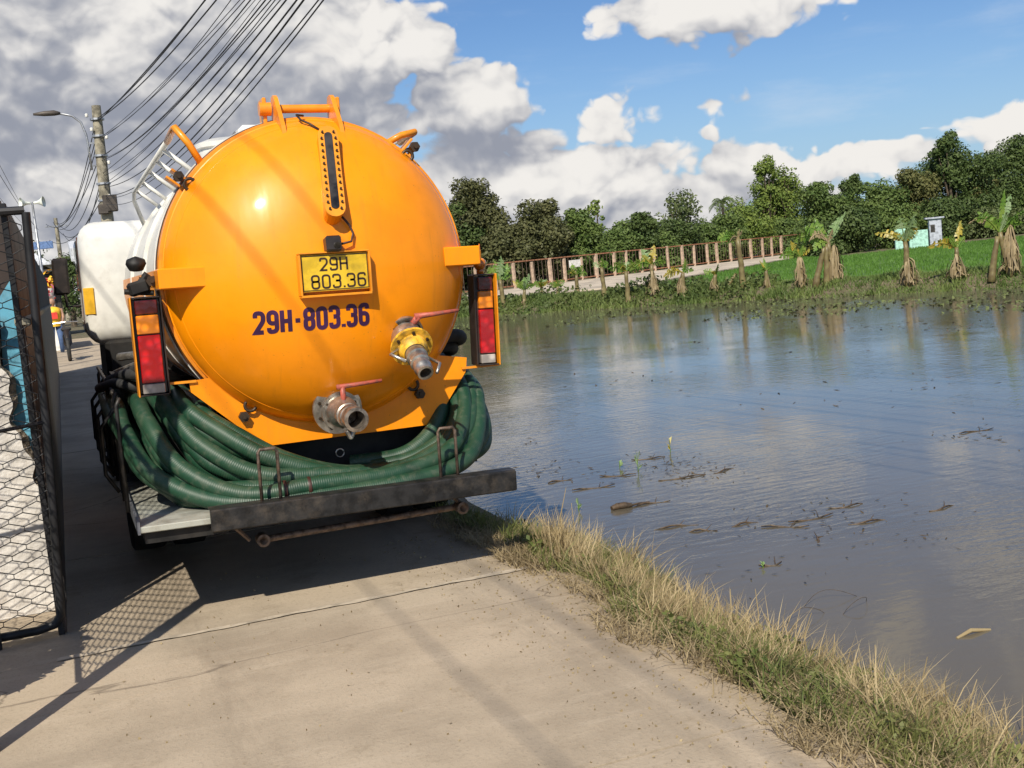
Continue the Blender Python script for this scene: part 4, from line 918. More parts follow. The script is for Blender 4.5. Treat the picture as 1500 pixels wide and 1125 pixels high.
MB().tube([(0, -.6, .3), (0, -.35, .75), (0, .3, .6), (0, .6, .3)], [.03, .09, .1, .03], 8).box((0, -.1, .55), (.22, .5, .35), bev=.06).build('body', 'camera_black', mt, smooth=True)
MB().box((0, .15, .82), (.26, .6, .10), bev=.04).build('saddle', 'rubber', mt); MB().tube([(-.32, -.35, 1.0), (0, -.42, 1.02), (.32, -.35, 1.0)], .02, 8).build('handlebar', 'bare_metal', mt)

# utility pole and lamp
up_ = thing('utility_pole', 'weathered concrete utility pole rising behind the truck cab', 'utility pole', (1.93, 45, 0))
pm = MB().tube([(0, 0, 0), (.13, 0, 4.3), (.24, 0, 8.42)], [.27, .23, .165], 10).build('pole', 'concrete_pole', up_, smooth=50)
for z in (7.9, 7.3, 6.6, 5.6, 5.0, 4.6): MB().lathe((.235*z/8.42, 0, z), (0, 0, 1), [(0, .20), (0, .25), (.07, .25), (.07, .20)], 12).build('pole_band', 'galvanised', up_)
for x, z in ((-.13, 8.0), (-.02, 7.5), (.45, 7.2), (.42, 6.3), (.30, 5.1)): MB().lathe((x, -.18, z), (0, 0, 1), [(0, .03), (.03, .07), (.06, .04), (.09, .07), (.13, .03)], 10).build('insulator', 'white_wall', up_, smooth=True)
MB().box((.28, -.3, 4.9), (.5, .25, .6), bev=.03).box((.02, -.32, 4.7), (.35, .2, .35), bev=.03).build('junction_box', 'slate_metal', up_)
lp = thing('street_lamp', 'curved arm street lamp bracketed to the left of the utility pole', 'street lamp', (1.93, 45, 0))
MB().tube([(-.18, 0, 6.15), (-.20, 0, 7.0), (-.22, 0, 7.4), (-.34, 0, 7.85), (-.62, 0, 8.1), (-1.05, 0, 8.2)], .04, 8).build('lamp_arm', 'galvanised', lp, smooth=True)
MB().box((-.02, 0, 7.1), (.36, .05, .05)).box((-.02, 0, 6.3), (.36, .05, .05)).build('bracket', 'galvanised', lp)
MB().tube([(-1.0, 0, 8.2), (-1.2, 0, 8.22), (-1.55, 0, 8.21), (-1.9, 0, 8.2)], [.05, .10, .09, .04], 10).build('lamp_head', 'slate_metal', lp, smooth=True)
# cables
def cable(a, b, sag, r, label, grp, n=28):
    a, b = Vector(a), Vector(b); ps = []
    for i in range(n+1):
        s = i/n; p = a.lerp(b, s); p.z -= sag*4*s*(1-s); ps.append(p - a)
    o = MB().tube(ps, r, 5, caps=False).build('overhead_cable', 'cable_black', None, smooth=True); o.location = a; tag(o, label, 'cable', grp); return o
rc_ = random.Random(3)
G1 = ('black overhead cable in the bundle fanning from the pole to the upper right', 'cables from the pole overhead')
CB = [(7.95, 4.99, 8.24, 0.94), (7.9, 5.4, 8.3, 0.98), (7.85, 5.9, 8.45, 0.55), (7.3, 4.22, 7.41, 1.17), (7.25, 5.52, 7.56, 0.69), (7.2, 5.8, 8.1, 0.88), (6.6, 4.73, 7.37, 0.88), (6.55, 5.11, 7.16, 0.62), (6.5, 4.2, 7.11, 1.19), (6.45, 4.32, 6.97, 1.09), (6.0, 4.73, 6.64, 0.55), (5.9, 4.06, 6.61, 0.97), (5.6, 4.04, 5.94, 0.52), (5.55, 3.98, 6.34, 0.88), (5.5, 3.58, 6.18, 1.2), (5.2, 3.24, 5.87, 1.24), (5.1, 3.23, 5.52, 1.14), (4.9, 2.95, 5.36, 1.25)]
for i, (za, xb, zb, sg) in enumerate(CB):
    cable((1.93+.03*za, 44.85, za), (xb, -3, zb), sg, rc_.choice([.006, .008, .010, .012]) if i > 2 else .016, *G1)
fp = thing('utility_pole', 'distant thin utility pole above the far roofs at left', 'utility pole', (.62, 92.2, 0))
MB().tube([(0, 0, 0), (0, 0, 7.6)], [.2, .13], 8).build('pole', 'concrete_pole', fp, smooth=50); MB().box((0, -.1, 7.0), (1.6, .1, .1)).build('cross_arm', 'galvanised', fp)
G2 = ('dark cable slanting down from the pole to the distant roofs at left', 'cables to the distant roofs')
for i in range(8):
    za = [7.9, 7.4, 7.2, 6.6, 6.4, 5.9, 5.6, 5.2][i]
    cable((1.93+.02*za, 45.2, za), (.2+rc_.uniform(-.3, .9), 92, 6.6+rc_.uniform(-.8, .8)), rc_.uniform(.6, 1.6), .018, *G2, n=16)
for i, (xa, za, xb, zb, r_, lb) in enumerate([(-2.0, 6.9, -.6, 6.8, .010, 'thick dark cable descending from the left edge past the loudspeakers'), (-2.45, 6.6, -.95, 6.6, .008, 'second cable descending from the left edge, lower than its neighbour'), (-1.75, 7.3, -.7, 6.9, .008, 'thin cable just above the thick one at the left edge')]):
    cable((xa, -12, za), (xb, 92, zb), .9, r_, lb, None, n=40) if 0 else tag(cable((xa, -12, za), (xb, 92, zb), .9, r_, lb, 'cables along the left of the road', n=40), lb, 'cable', 'cables along the left of the road')

# ------------------------------------------------------------------ pond verge: grass, dry grass, sprouts, debris
r_ = np.random.default_rng(11)
def verge_pts(n, y0, y1, smin, smax, clumps, spread, seed):
    r = np.random.default_rng(seed); cy_ = r.uniform(y0, y1, clumps); cs = r.uniform(smin, smax, clumps)
    idx = r.integers(0, clumps, n); Y = cy_[idx] + r.normal(0, spread, n); s = np.clip(cs[idx] + r.normal(0, spread*.6, n), smin-.02, smax)
    # walk out from the shoreline x at that y (west bank)
    shore = np.interp(Y, POND[:11, 1], POND[:11, 0]); X = shore - s
    return X, Y, idx, r
def keep(X, Y):  # not on the road
    return X > np.array([redge(y)+.0 for y in Y])-.03
X, Y, idx, r = verge_pts(19000, 1.2, 7.2, .02, .68, 230, .10, 21); k = keep(X, Y); X, Y, idx = X[k], Y[k], idx[k]
hh = (.05 + .11*r.random(230)[idx]) * r.uniform(.5, 1.4, len(X)); Z = ground_z(X, Y)-.005
V, Fq = blades(len(X), np.stack([X, Y, Z], 1), hh, np.full(len(X), .008), 1.1, 2, 1)
go_ = npmesh('grass', V, Fq, 'grass_green', stuff=True); go_['label'] = 'short green grass along the broken road edge above the pond'
X, Y, idx, r = verge_pts(12000, 1.2, 6.6, .0, .56, 130, .075, 22); k = keep(X-.04, Y); X, Y, idx = X[k], Y[k], idx[k]
hh = (.07 + .20*r.random(130)[idx]**2) * r.uniform(.4, 1.3, len(X)); Z = ground_z(X, Y)-.005
V, Fq = blades(len(X), np.stack([X, Y, Z], 1), hh, np.full(len(X), .0075), 1.1, 3, 2)
go_ = npmesh('dry_grass', V, Fq, 'grass_dry', stuff=True); go_['label'] = 'straw coloured dry grass tufts along the near pond bank'
# the tall straw clump right behind the bumper and taller stalks
XY = []
for cx, cy, n_, sp_, h0 in ((2.36, 5.72, 420, .055, .24), (2.42, 5.55, 260, .06, .18), (2.44, 4.85, 300, .07, .2), (2.5, 4.55, 420, .09, .22), (2.55, 4.25, 300, .09, .2), (2.62, 3.75, 260, .1, .2), (2.8, 3.45, 200, .1, .16), (2.86, 3.2, 200, .1, .18)):
    for i in range(n_): XY.append((cx+r_.normal(0, sp_), cy+r_.normal(0, sp_), h0*r_.uniform(.5, 1.35)))
XY = np.array(XY); V, Fq = blades(len(XY), np.stack([XY[:, 0], XY[:, 1], ground_z(XY[:, 0], XY[:, 1])-.01], 1), XY[:, 2], np.full(len(XY), .006), .55, 3, 5, .3)
go_ = npmesh('straw_tufts', V, Fq, 'grass_dry', stuff=True); go_['label'] = 'tall bleached straw tufts at the pond edge beside the bumper'
for i in range(14):
    px, py = [(2.42, 5.78), (2.47, 5.72), (2.52, 5.3), (2.66, 5.05), (2.70, 4.9), (2.62, 4.6), (2.72, 4.55), (2.75, 4.4), (2.72, 4.2), (2.78, 4.05), (2.80, 3.9), (2.85, 3.7), (2.9, 3.5), (2.95, 3.3)][i]
    h_ = [.38, .33, .22, .26, .22, .2, .24, .28, .22, .26, .2, .22, .24, .2][i]; z = float(ground_z(np.array([px]), np.array([py]))[0])
    k = MB().tube([(0, 0, -.01), (random.uniform(-.02, .02), random.uniform(-.02, .02), h_*.6), (random.uniform(-.05, .05), random.uniform(-.03, .03), h_)], [.004, .003, .0015], 5)
    o = k.build('grass_stalk', 'grass_dry'); o.location = (px, py, z)
    tag(o, 'thin dry grass stalk standing above the bank grass', 'grass stalk', 'dry stalks on the near bank')
# litter: dead leaves and clods over the verge soil
X, Y, idx, r = verge_pts(15000, 1.2, 7.0, .12, .84, 90, .12, 27); k = keep(X+.12, Y); X, Y = X[k], Y[k]
V, Fq = blades(len(X), np.stack([X, Y, np.maximum(ground_z(X, Y), np.where(X < 2.15, 0, -9))+.002], 1), .08*r.uniform(.5, 1.3, len(X)), np.full(len(X), .006), 2.4, 2, 28, .25)
npmesh('dead_grass_thatch', V, Fq, 'dry_leaf', stuff=True)
X, Y, idx, r = verge_pts(4600, 1.2, 7, .0, .70, 200, .12, 25); k = keep(X+.10, Y); X, Y = X[k], Y[k]
V, Fq = leaves(len(X), np.stack([X, Y, np.maximum(ground_z(X, Y), np.where(X < 2.2, 0, -9))+.006], 1), .022, 6, .5, np.array([0, 0, 1.2]))
npmesh('leaf_litter', V, Fq, 'dry_leaf', stuff=True)
gx = np.concatenate([r_.uniform(1.55, 2.2, 900), 2.2-np.abs(r_.normal(0, .12, 1500)), r_.uniform(-.1, 2.1, 350)]); gy = r_.uniform(1.5, 6.6, len(gx)); k = gx < np.array([redge(y) for y in gy])-.01; gx, gy = gx[k], gy[k]
V, Fq = leaves(len(gx), np.stack([gx, gy, np.full(len(gx), .004)], 1), .011, 61, .8)
npmesh('road_grit', V, Fq, 'dry_leaf', stuff=True)
# broad-leaved weeds among the verge grass
X, Y, idx, r = verge_pts(2600, 1.2, 7.0, .05, .66, 45, .05, 63); k = keep(X, Y); X, Y = X[k], Y[k]
V, Fq = leaves(len(X), np.stack([X, Y, np.maximum(ground_z(X, Y), -.2)+r.uniform(.01, .10, len(X))], 1), .034, 64, .6, np.array([0, 0, .9]))
npmesh('broadleaf_weeds', V, Fq, 'grass_green', stuff=True)
# weeds on the far bank
def bank_strip(n, s0, s1, seed, i0=11, i1=18):
    r = np.random.default_rng(seed); P = POND[i0:i1]; seg = np.diff(P, axis=0); ln = np.hypot(seg[:, 0], seg[:, 1]); cum = np.concatenate([[0], np.cumsum(ln)])
    u = r.uniform(0, cum[-1], n); j = np.clip(np.searchsorted(cum, u)-1, 0, len(ln)-1); tt = (u-cum[j])/ln[j]; s = r.uniform(s0, s1, n)
    nx_, ny_ = -seg[j, 1]/ln[j], seg[j, 0]/ln[j]
    return P[j, 0]+seg[j, 0]*tt+nx_*s, P[j, 1]+seg[j, 1]*tt+ny_*s, r
X, Y, r = bank_strip(40000, -.1, 2.3, 31); cl = vnoise(X, Y, 1.4, 3)
hh = (.10+.13*np.clip(cl+.3, 0, 1)+np.where(Y > 30, .10, 0)*np.clip(vnoise(X, Y, .7, 8)+.4, 0, 1.2))*r.uniform(.4, 1.4, len(X)); Z = ground_z(X, Y)-.02
V, Fq = blades(len(X), np.stack([X, Y, Z], 1), hh, np.full(len(X), .035), .9, 2, 33)
npmesh('bank_weeds', V, Fq, 'weed', stuff=True)
X, Y, r = bank_strip(9000, .1, 2.6, 35, 11, 15); 
V, Fq = leaves(len(X), np.stack([X, Y, ground_z(X, Y)+r.uniform(.0, .42, len(X))*np.clip(vnoise(X, Y, .9, 5)+.5, .1, 1.3)], 1), .13, 36, .6)
npmesh('bank_shrubbery', V, Fq, 'weed_dark', stuff=True)
# floating plants near the far bank and in streaks
X, Y, r = bank_strip(5200, -6.5, -.1, 41); k = (vnoise(X, Y, .55, 4) + vnoise(X*2, Y*2, .9, 6)*.5 > -.05+.12*r.random(len(X))); X, Y = X[k], Y[k]
V, Fq = leaves(len(X), np.stack([X, Y, np.full(len(X), WL+.012)], 1), .10, 42, .5, np.array([0, 0, 1.3]))
npmesh('floating_weeds', V, Fq, 'float_green', stuff=True)
# floating fragments near
X = []; Y = []
for (px, py, n_, sx_, sy_) in ((900, 690, 70, 110, 22), (1010, 690, 150, 60, 18), (1180, 770, 60, 130, 30), (1240, 740, 50, 120, 16), (800, 690, 35, 40, 14), (1420, 640, 45, 50, 16), (1120, 830, 30, 120, 30), (1340, 790, 30, 90, 20),
                                (900, 560, 40, 120, 20), (1250, 585, 26, 160, 16), (1350, 560, 24, 120, 12), (1000, 510, 60, 220, 10), (1330, 478, 110, 130, 8), (1130, 470, 80, 110, 8), (770, 650, 16, 30, 14)):
    for i in range(int(n_*.6)):
        q = at_z(px+r_.normal(0, sx_*.6), py+r_.normal(0, sy_*.6), WL)
        if 2.9 < q.x < 26 and 2.5 < q.y < 34: X.append(q.x); Y.append(q.y)
X = np.array(X); Y = np.array(Y); dist = np.hypot(X, Y)
V, Fq = leaves(len(X), np.stack([X, Y, np.full(len(X), WL+.006)], 1), .05*np.clip(dist/9, .7, 2)[:, None], 43, .28, np.array([0, 0, 3.0]))
npmesh('floating_debris', V, Fq, 'debris', stuff=True)
TW = [((820, 705), .22, .4), ((870, 715), .35, .2), ((905, 697), .3, -.2), ((1000, 700), .4, .1), ((1060, 690), .25, .5), ((990, 772), .30, 0), ((955, 738), .28, .3), ((1150, 772), .3, -.3), ((1190, 760), .35, .35), ((1240, 742), .25, .1),
      ((1270, 765), .25, 0), ((1090, 768), .2, .2), ((1030, 778), .18, -.2), ((1430, 632), .35, .3), ((1130, 828), .14, .3), ((950, 672), .3, 0), ((1380, 745), .22, .3), ((1200, 790), .16, .9)]
for i, ((px, py), ln, az) in enumerate(TW):
    q = at_z(px, py, WL); ps = [(ln*(s-.5), .02*math.sin(s*5+i), .004+.006*math.sin(s*7+i)) for s in np.linspace(0, 1, 6)]
    k = MB().tube(ps, [.004, .007, .007, .006, .005, .003], 5); k.tube([ps[3], (ps[3][0]+.04, .05, .03)], [.004, .002], 4)
    o = k.build('floating_twig', 'wood_wet'); o.location = q; o.rotation_euler = (0, 0, az-.3); tag(o, 'dark broken twig floating flat on the pond', 'twig', 'twigs floating on the pond')
lg = thing('floating_log', 'short brown rotten log floating near the grassy bank', 'log', at_z(910, 745, WL))
MB().tube([(-.075, 0, .012), (-.03, .005, .02), (.03, 0, .018), (.08, -.006, .012)], [.018, .024, .026, .018], 10).build('log_body', 'wood_wet', lg, smooth=50)
MB().tube([(.07, 0, .01), (.15, .015, .012), (.24, .02, .008)], [.01, .007, .004], 6).build('branch_stub', 'wood_wet', lg)
for i, ((px, py), n_, sz, lb) in enumerate([((935, 690), 7, .07, 'tallest green water sprout left of the pond debris'), ((848, 749), 6, .05, 'small leafy sprout in the pond close to the straw tuft'), ((908, 686), 3, .05, 'tiny pale sprout beside the tallest water sprout'), ((982, 662), 6, .06, 'yellowish sprout with brown base farthest out among the debris'), ((1118, 832), 3, .03, 'single pale bud floating in the dark water')]):
    s_ = thing('water_sprout', lb, 'water plant', at_z(px, py, WL)); rr = random.Random(i)
    for j in range(n_):
        h_ = sz*(.5+j*.28); a = rr.uniform(0, 6.28); V = [(0, 0, h_*.5), (math.cos(a)*sz*.3+.01, math.sin(a)*sz*.3, h_), (math.cos(a)*sz*.62, math.sin(a)*sz*.62, h_+sz*.35), (math.cos(a+.7)*sz*.3, math.sin(a+.7)*sz*.3+.008, h_+sz*.1)]
        MB().add(V, [(0, 1, 2, 3)]).build('leaf', 'ban_pale' if i != 3 else 'ban_yellow', s_)
    MB().tube([(0, 0, -.03), (0, 0, sz*(.5+n_*.25))], [.004, .002], 5).build('stem', 'ban_green', s_)
sk = MB().tube([(-.09, 0, 0), (0, .01, .015), (.10, 0, 0)], [.006, .010, .006], 8).build('bleached_stick', 'grass_dry'); sk.location = at_z(1425, 929, WL); tag(sk, 'pale bleached stick at the water edge in the lower right', 'stick')
for i, (px, py, ln) in enumerate([(1215, 880, .3), (1180, 905, .22), (1255, 890, .25)]):
    q = at_z(px, py, WL); o = MB().tube([(ln*(q-.5), .03*math.sin(q*4+i), .05*math.sin(q*math.pi)) for q in np.linspace(0, 1, 9)], .0013, 5).build('bent_reed', 'wood_wet'); o.location = q; o.rotation_euler = (0, 0, .3*i)
    tag(o, 'dry bent reed arching over the water by the near bank', 'reed', 'bent reeds by the near bank')

# ------------------------------------------------------------------ rice field, path
def sheet(name, poly, z, m_):
    o = MB().prism([(x, y, z-.05) for x, y in poly], (0, 0, 1), .05).build(name, m_); struct(o); return o
mat('rice_ground', (.065, .135, .02), .9, col2=(.095, .18, .03), scale=.5, bump=.05, bscale=6)
RF = [(19.6, 37.0), (21.2, 38.6), (38.2, 54.0), (37.2, 49.0), (52, 51.2), (90, 58), (90, -30), (37, -30), (33.5, -2), (27.5, 15), (23.6, 23.2), (22.2, 27), (20.6, 30.6)]
sheet('rice_field', RF, .155, 'rice_ground')
sheet('path', [(12.5, 43.5), (15.0, 40.2), (20.2, 39.2), (37.9, 54.6), (43.2, 62), (43.9, 64), (18.4, 50.2)], .175, 'path_concrete')
rr = np.random.default_rng(51); PX = rr.uniform(19, 60, 90000); PYY = rr.uniform(14, 56, 90000)
ins = np.zeros(len(PX), bool); Pg = np.array(RF)
for i in range(len(Pg)):
    x0, y0 = Pg[i]; x1, y1 = Pg[(i+1) % len(Pg)]; ins ^= ((y0 > PYY) != (y1 > PYY)) & (PX < (x1-x0)*(PYY-y0)/(y1-y0+1e-9)+x0)
PX, PYY = PX[ins], PYY[ins]; hd = np.degrees(np.arctan2(PX, PYY)); k = (hd < 50) & (hd > 18); PX, PYY = PX[k][:42000], PYY[k][:42000]
V, Fq = blades(len(PX), np.stack([PX, PYY, np.full(len(PX), .15)], 1), .11*rr.uniform(.6, 1.3, len(PX)), np.full(len(PX), .04), .5, 2, 52)
npmesh('rice_plants', V, Fq, 'rice', stuff=True)

# far fence with concrete posts
F0, F1 = Vector((18.83, 50.4, .17)), Vector((43.9, 64.0, .17)); fd = (F1-F0); FLn = fd.length; fd.normalize()
ff = thing('boundary_fence', 'long rust railed fence with pale concrete posts beyond the rice field', 'fence', F0, (0, 0, math.atan2(fd.y, fd.x)))
P0_ = MB().box((0, 0, .62), (.20, .16, 1.28), bev=.012).build('post', 'post_pink', ff); npst = 22
for i in range(-5, npst):
    x = i*FLn/(npst-1)
    if i == -5: P0_.location = (x, 0, 0); continue
    q = P0_.copy(); C.objects.link(q); q.location = (x + random.uniform(-.15, .15), 0, random.uniform(-.06, .05)); q.rotation_euler = (0, rad(random.uniform(-2, 2)), 0)
    q.scale = (.85, .9, 1) if i % 3 == 0 else (random.uniform(.45, .7), .8, random.uniform(.93, 1))
MB().box((FLn/2-3, 0, 1.24), (FLn+12, .05, .055)).build('top_rail', 'rail_rust', ff)
MB().box((FLn/2-3, 0, .12), (FLn+12, .05, .05)).build('bottom_rail', 'rail_rust', ff)
k = MB()
for i in range(int((FLn+10)/.30)): k.box((-9+i*.30, .0, .68), (.014, .014, 1.1))
k.build('wire_infill', 'fence_wire', ff, stuff=True)
o = MB().box((0, 0, .22), (.9, .03, .35)).build('notice_board', 'white_wall'); q = at_d(842, 385, 57.5); o.location = (q.x, q.y, q.z-.25); o.rotation_euler = (0, 0, .5); tag(o, 'small blank white notice board standing above the boundary fence', 'sign')
MB().tube([(0, .03, .05), (0, .03, -1.6)], .03, 6).build('board_post', 'galvanised', o)

# mint green shrine
hb = at_d(1358, 350, 66); hu = thing('garden_shrine', 'small mint green walled shrine with grey capped pillar behind the rice field', 'shrine', (hb.x, hb.y, .15), (0, 0, rad(-35)))
MB().box((-.45, 0, .45), (.95, .7, .95), bev=.02).build('mint_wall', 'mint', hu)
MB().box((-1.35, .1, .5), (.55, .5, 1.15), bev=.02).build('mint_pillar', 'mint', hu)
MB().box((.42, 0, .72), (.62, .6, 1.45), bev=.02).build('grey_pillar', 'grey_wall', hu)
MB().box((.40, 0, 1.49), (.95, .8, .09), bev=.01).build('cap_slab', 'grey_wall', hu)
MB().box((.28, -.305, .95), (.22, .02, .4)).build('niche', 'dark_wall', hu)
MB().box((-.98, -.05, .9), (.3, .3, .2), bev=.03).build('terracotta_ornament', 'post_pink', hu)

# ------------------------------------------------------------------ trees
def tree(px, ytop, hw, dist, mtl, label, nl=8000, ybot=None, name='leafy_tree', leaf=.17, blobs=16, sparse=False, seed=None, group='trees beyond the fence', top_bias=1.0):
    seed = int(px*7+ytop) if seed is None else seed; r = np.random.default_rng(seed)
    top = at_d(px, ytop, dist); base = Vector((top.x, top.y, .05)); H_ = top.z-base.z; Wd = hw/F*dist
    T = thing(name, label, 'tree', base, group=group)
    # limbs
    k = MB(); k.tube([(0, 0, -.1), (r.normal()*.1, r.normal()*.1, H_*.35), (r.normal()*.25, r.normal()*.2, H_*.8)], [Wd*.07+.05, Wd*.05+.04, .03], 8)
    cen = []
    for i in range(blobs):
        u = r.uniform(-.95, .95); zf = r.uniform(.12, 1.0)
        env = math.sqrt(max(0, 1-((zf-.42)/.62)**2)) if zf > .42 else .8+.2*zf/.42
        cx = u*Wd*env*.78; cy = r.uniform(-.8, .8)*Wd*env*.8; rr_ = Wd*r.uniform(.22, .40)*(1.15-zf*.45)
        cen.append((cx, cy, min(zf*H_, H_-rr_*.75), rr_))
    tr_ = min(Wd*.30, H_*.17); xo_ = r.uniform(-.3, .3)*Wd
    cen += [(xo_, 0, H_-tr_*.9, tr_*.85), (xo_*.6+.1*Wd, .1*Wd, H_-tr_*2.1, tr_*1.3), (-xo_, 0, H_-tr_*2.4, tr_*1.45)]
    for j in range(4): u_ = r.uniform(-.72, .72); cen.append((u_*Wd, r.uniform(-.4, .4)*Wd, H_*(.97-.28*abs(u_)-r.uniform(.02, .12))-tr_*.7, tr_*r.uniform(.55, .95)))
    cen.append((Wd*.12, 0, H_*.6, Wd*.5)); cen.append((-Wd*.1, 0, H_*.32, Wd*.55))
    for c in cen[:7]: k.tube([(0, 0, c[2]*.35), (c[0]*.5, c[1]*.5, c[2]*.7), (c[0], c[1], c[2])], [.07, .05, .02], 5)
    k.build('trunk', 'bark', T)
    cen = np.array(cen); wts = cen[:, 3]**2; idx = r.choice(len(cen), nl, p=wts/wts.sum())
    d_ = r.normal(size=(nl, 3)); d_ /= np.linalg.norm(d_, axis=1)[:, None]
    rad_ = cen[idx, 3]*(1+r.normal(0, .14, nl))*np.where(r.random(nl) < .25, r.uniform(.3, 1, nl), 1)
    # lumpy clumps
    lump = 1 + .22*np.sin(d_[:, 0]*7+idx)*np.sin(d_[:, 2]*6+idx*2)*np.cos(d_[:, 1]*6)
    p = cen[idx, :3] + d_*(rad_*lump)[:, None]*np.array([1, 1, .85]); ok = (p[:, 2] > .05) & (p[:, 2] < H_*1.03); p = p[ok]; d2 = d_[ok]
    V, Fq = leaves(len(p), p, leaf, seed, .6, d2*.8+np.array([0, 0, .35]))
    npmesh('crown', V, Fq, mtl, T); return T
TR = [
 (690, 264, 62, 58, 'leaf_olive', 'tall dark olive tree showing just right of the tank', 12000, 18),
 (660, 300, 50, 63, 'leaf_dark', 'dark tree half hidden behind the orange tank edge', 7000, 14),
 (788, 292, 60, 60, 'leaf_olive', 'broad rounded olive tree second from the tank', 12000, 16),
 (740, 330, 50, 56, 'leaf_olive', 'low olive bush between the two rounded olive trees', 7000, 14),
 (848, 306, 36, 60, 'leaf_mid', 'mid green tree right of the broad rounded one', 7000, 12),
 (940, 310, 32, 64, 'leaf_dark', 'small dark flat topped tree left of the sparse one', 5000, 10),
 (900, 335, 45, 62, 'leaf_mid', 'low green bush behind the white notice board', 6000, 12),
 (960, 338, 45, 62, 'leaf_mid', 'low green bush under the flat topped tree', 6000, 12),
 (1025, 330, 45, 64, 'leaf_mid', 'low green bush below the sparse tree', 6000, 12),
 (1128, 262, 66, 66, 'leaf_bright', 'bright green bamboo like tree rising above the fence end', 13000, 20),
 (1085, 300, 42, 68, 'leaf_bright', 'bright green bush left of the bamboo like tree', 7000, 12),
 (1198, 268, 48, 68, 'leaf_mid', 'mid green tree right of the bamboo like tree', 8000, 14),
 (1246, 254, 24, 76, 'leaf_dark', 'small dark dome crown poking above the treeline', 4500, 8),
 (1290, 262, 46, 66, 'leaf_mid', 'mid green tree under the small dome crown', 8000, 14),
 (1335, 244, 48, 64, 'leaf_rust', 'yellowish brown tree left of the tallest one', 9000, 16),
 (1392, 205, 60, 64, 'leaf_dark', 'tallest dark tree near the right edge', 13000, 20),
 (1450, 222, 52, 66, 'leaf_dark', 'dark tree right of the tallest one', 9000, 16),
 (1492, 196, 48, 62, 'leaf_dark', 'tall dark tree at the right edge of the picture', 9000, 16),
 (1425, 262, 50, 58, 'leaf_rust', 'olive brown tree in front of the tallest dark tree', 8000, 14),
 (1480, 268, 48, 56, 'leaf_mid', 'green tree low at the right edge', 8000, 14),
 (1250, 300, 50, 60, 'leaf_dark', 'dark bush behind the tall banana plant', 7000, 12),
 (1310, 300, 50, 58, 'leaf_mid', 'green bush left of the mint green shrine', 7000, 12),
 (1370, 290, 50, 58, 'leaf_dark', 'dark bush right behind the mint green shrine', 7000, 12),
 (1200, 325, 40, 58, 'leaf_dark', 'low dark bush right of the fence end', 5000, 12),
 (1150, 320, 40, 70, 'leaf_mid', 'low green bush right behind the fence end', 5000, 12),
 (1440, 305, 40, 55, 'leaf_pale', 'pale leafy thicket behind the last banana plant', 5000, 12),
 (1500, 305, 40, 55, 'leaf_pale', 'pale thicket at the right edge of the field', 5000, 12),
 (1560, 200, 70, 62, 'leaf_dark', 'dark tree just outside the right edge', 8000, 14),
 (1640, 210, 70, 62, 'leaf_mid', 'green tree further outside the right edge', 8000, 14),
 (700, 318, 60, 66, 'leaf_olive', 'dark leafy gap filler tree behind the tail light', 7000, 14),
 (830, 322, 55, 66, 'leaf_dark', 'low dark tree behind the fence right of the notice board', 7000, 14),
 (912, 322, 55, 70, 'leaf_mid', 'rounded green bush left of the flat topped tree', 7000, 14),
 (985, 322, 55, 72, 'leaf_dark', 'dark bush at the foot of the sparse tree', 7000, 14),
 (1048, 316, 50, 76, 'leaf_mid', 'green bush at the foot of the palm', 7000, 14),
 (1225, 280, 50, 76, 'leaf_mid', 'green tree below the small dome crown, left side', 8000, 14),
 (600, 310, 70, 62, 'leaf_dark', 'dark tree hidden behind the orange tank', 6000, 12),
 (500, 330, 80, 64, 'leaf_olive', 'olive tree hidden behind the tank', 6000, 12),
]
for px, yt, hw, dist, mtl, lb, nl, bl in TR: 
    fdist = np.interp(px, [700, 800, 930, 1160], [52, 55, 61, 78]) + 6 + hw/F*60 if px < 1170 else 66 + (px-1180)*.052
    tree(px, yt, hw, max(dist, fdist) + (4 if yt < 270 else 0), mtl, lb, int(nl*1.7), blobs=bl)
# thin airy crowns standing above the treeline
tree(993, 278, 42, 76, 'leaf_pale', 'sparse airy pale tree standing above the low bushes', 2600, blobs=22, leaf=.20)
tree(868, 292, 20, 74, 'leaf_bright', 'slim young tree poking up beside the low bushes', 900, blobs=8, leaf=.2)
for _px, _yt, _hw, _d, _m, _lb in ((20, 352, 60, 80, 'leaf_dark', 'dark tree behind the far house at left'), (95, 372, 40, 75, 'leaf_dark', 'dark tree low behind the distant gable'), (150, 345, 50, 85, 'leaf_olive', 'olive tree far behind the truck cab'), (240, 350, 60, 85, 'leaf_dark', 'dark tree far behind the tank')):
    tree(_px, _yt, _hw, _d, _m, _lb, 4000, blobs=12, group='trees far down the road')
tree(1120, 226, 26, 86, 'leaf_bright', 'narrow feathery top above the bamboo like tree', 3800, blobs=10, leaf=.2)
tree(1150, 240, 30, 87, 'leaf_bright', 'feathery sprays right of the narrow bamboo top', 1500, blobs=14, leaf=.2)
tree(1388, 190, 26, 79, 'leaf_dark', 'ragged tip of the tallest dark tree', 3500, blobs=8, leaf=.22)
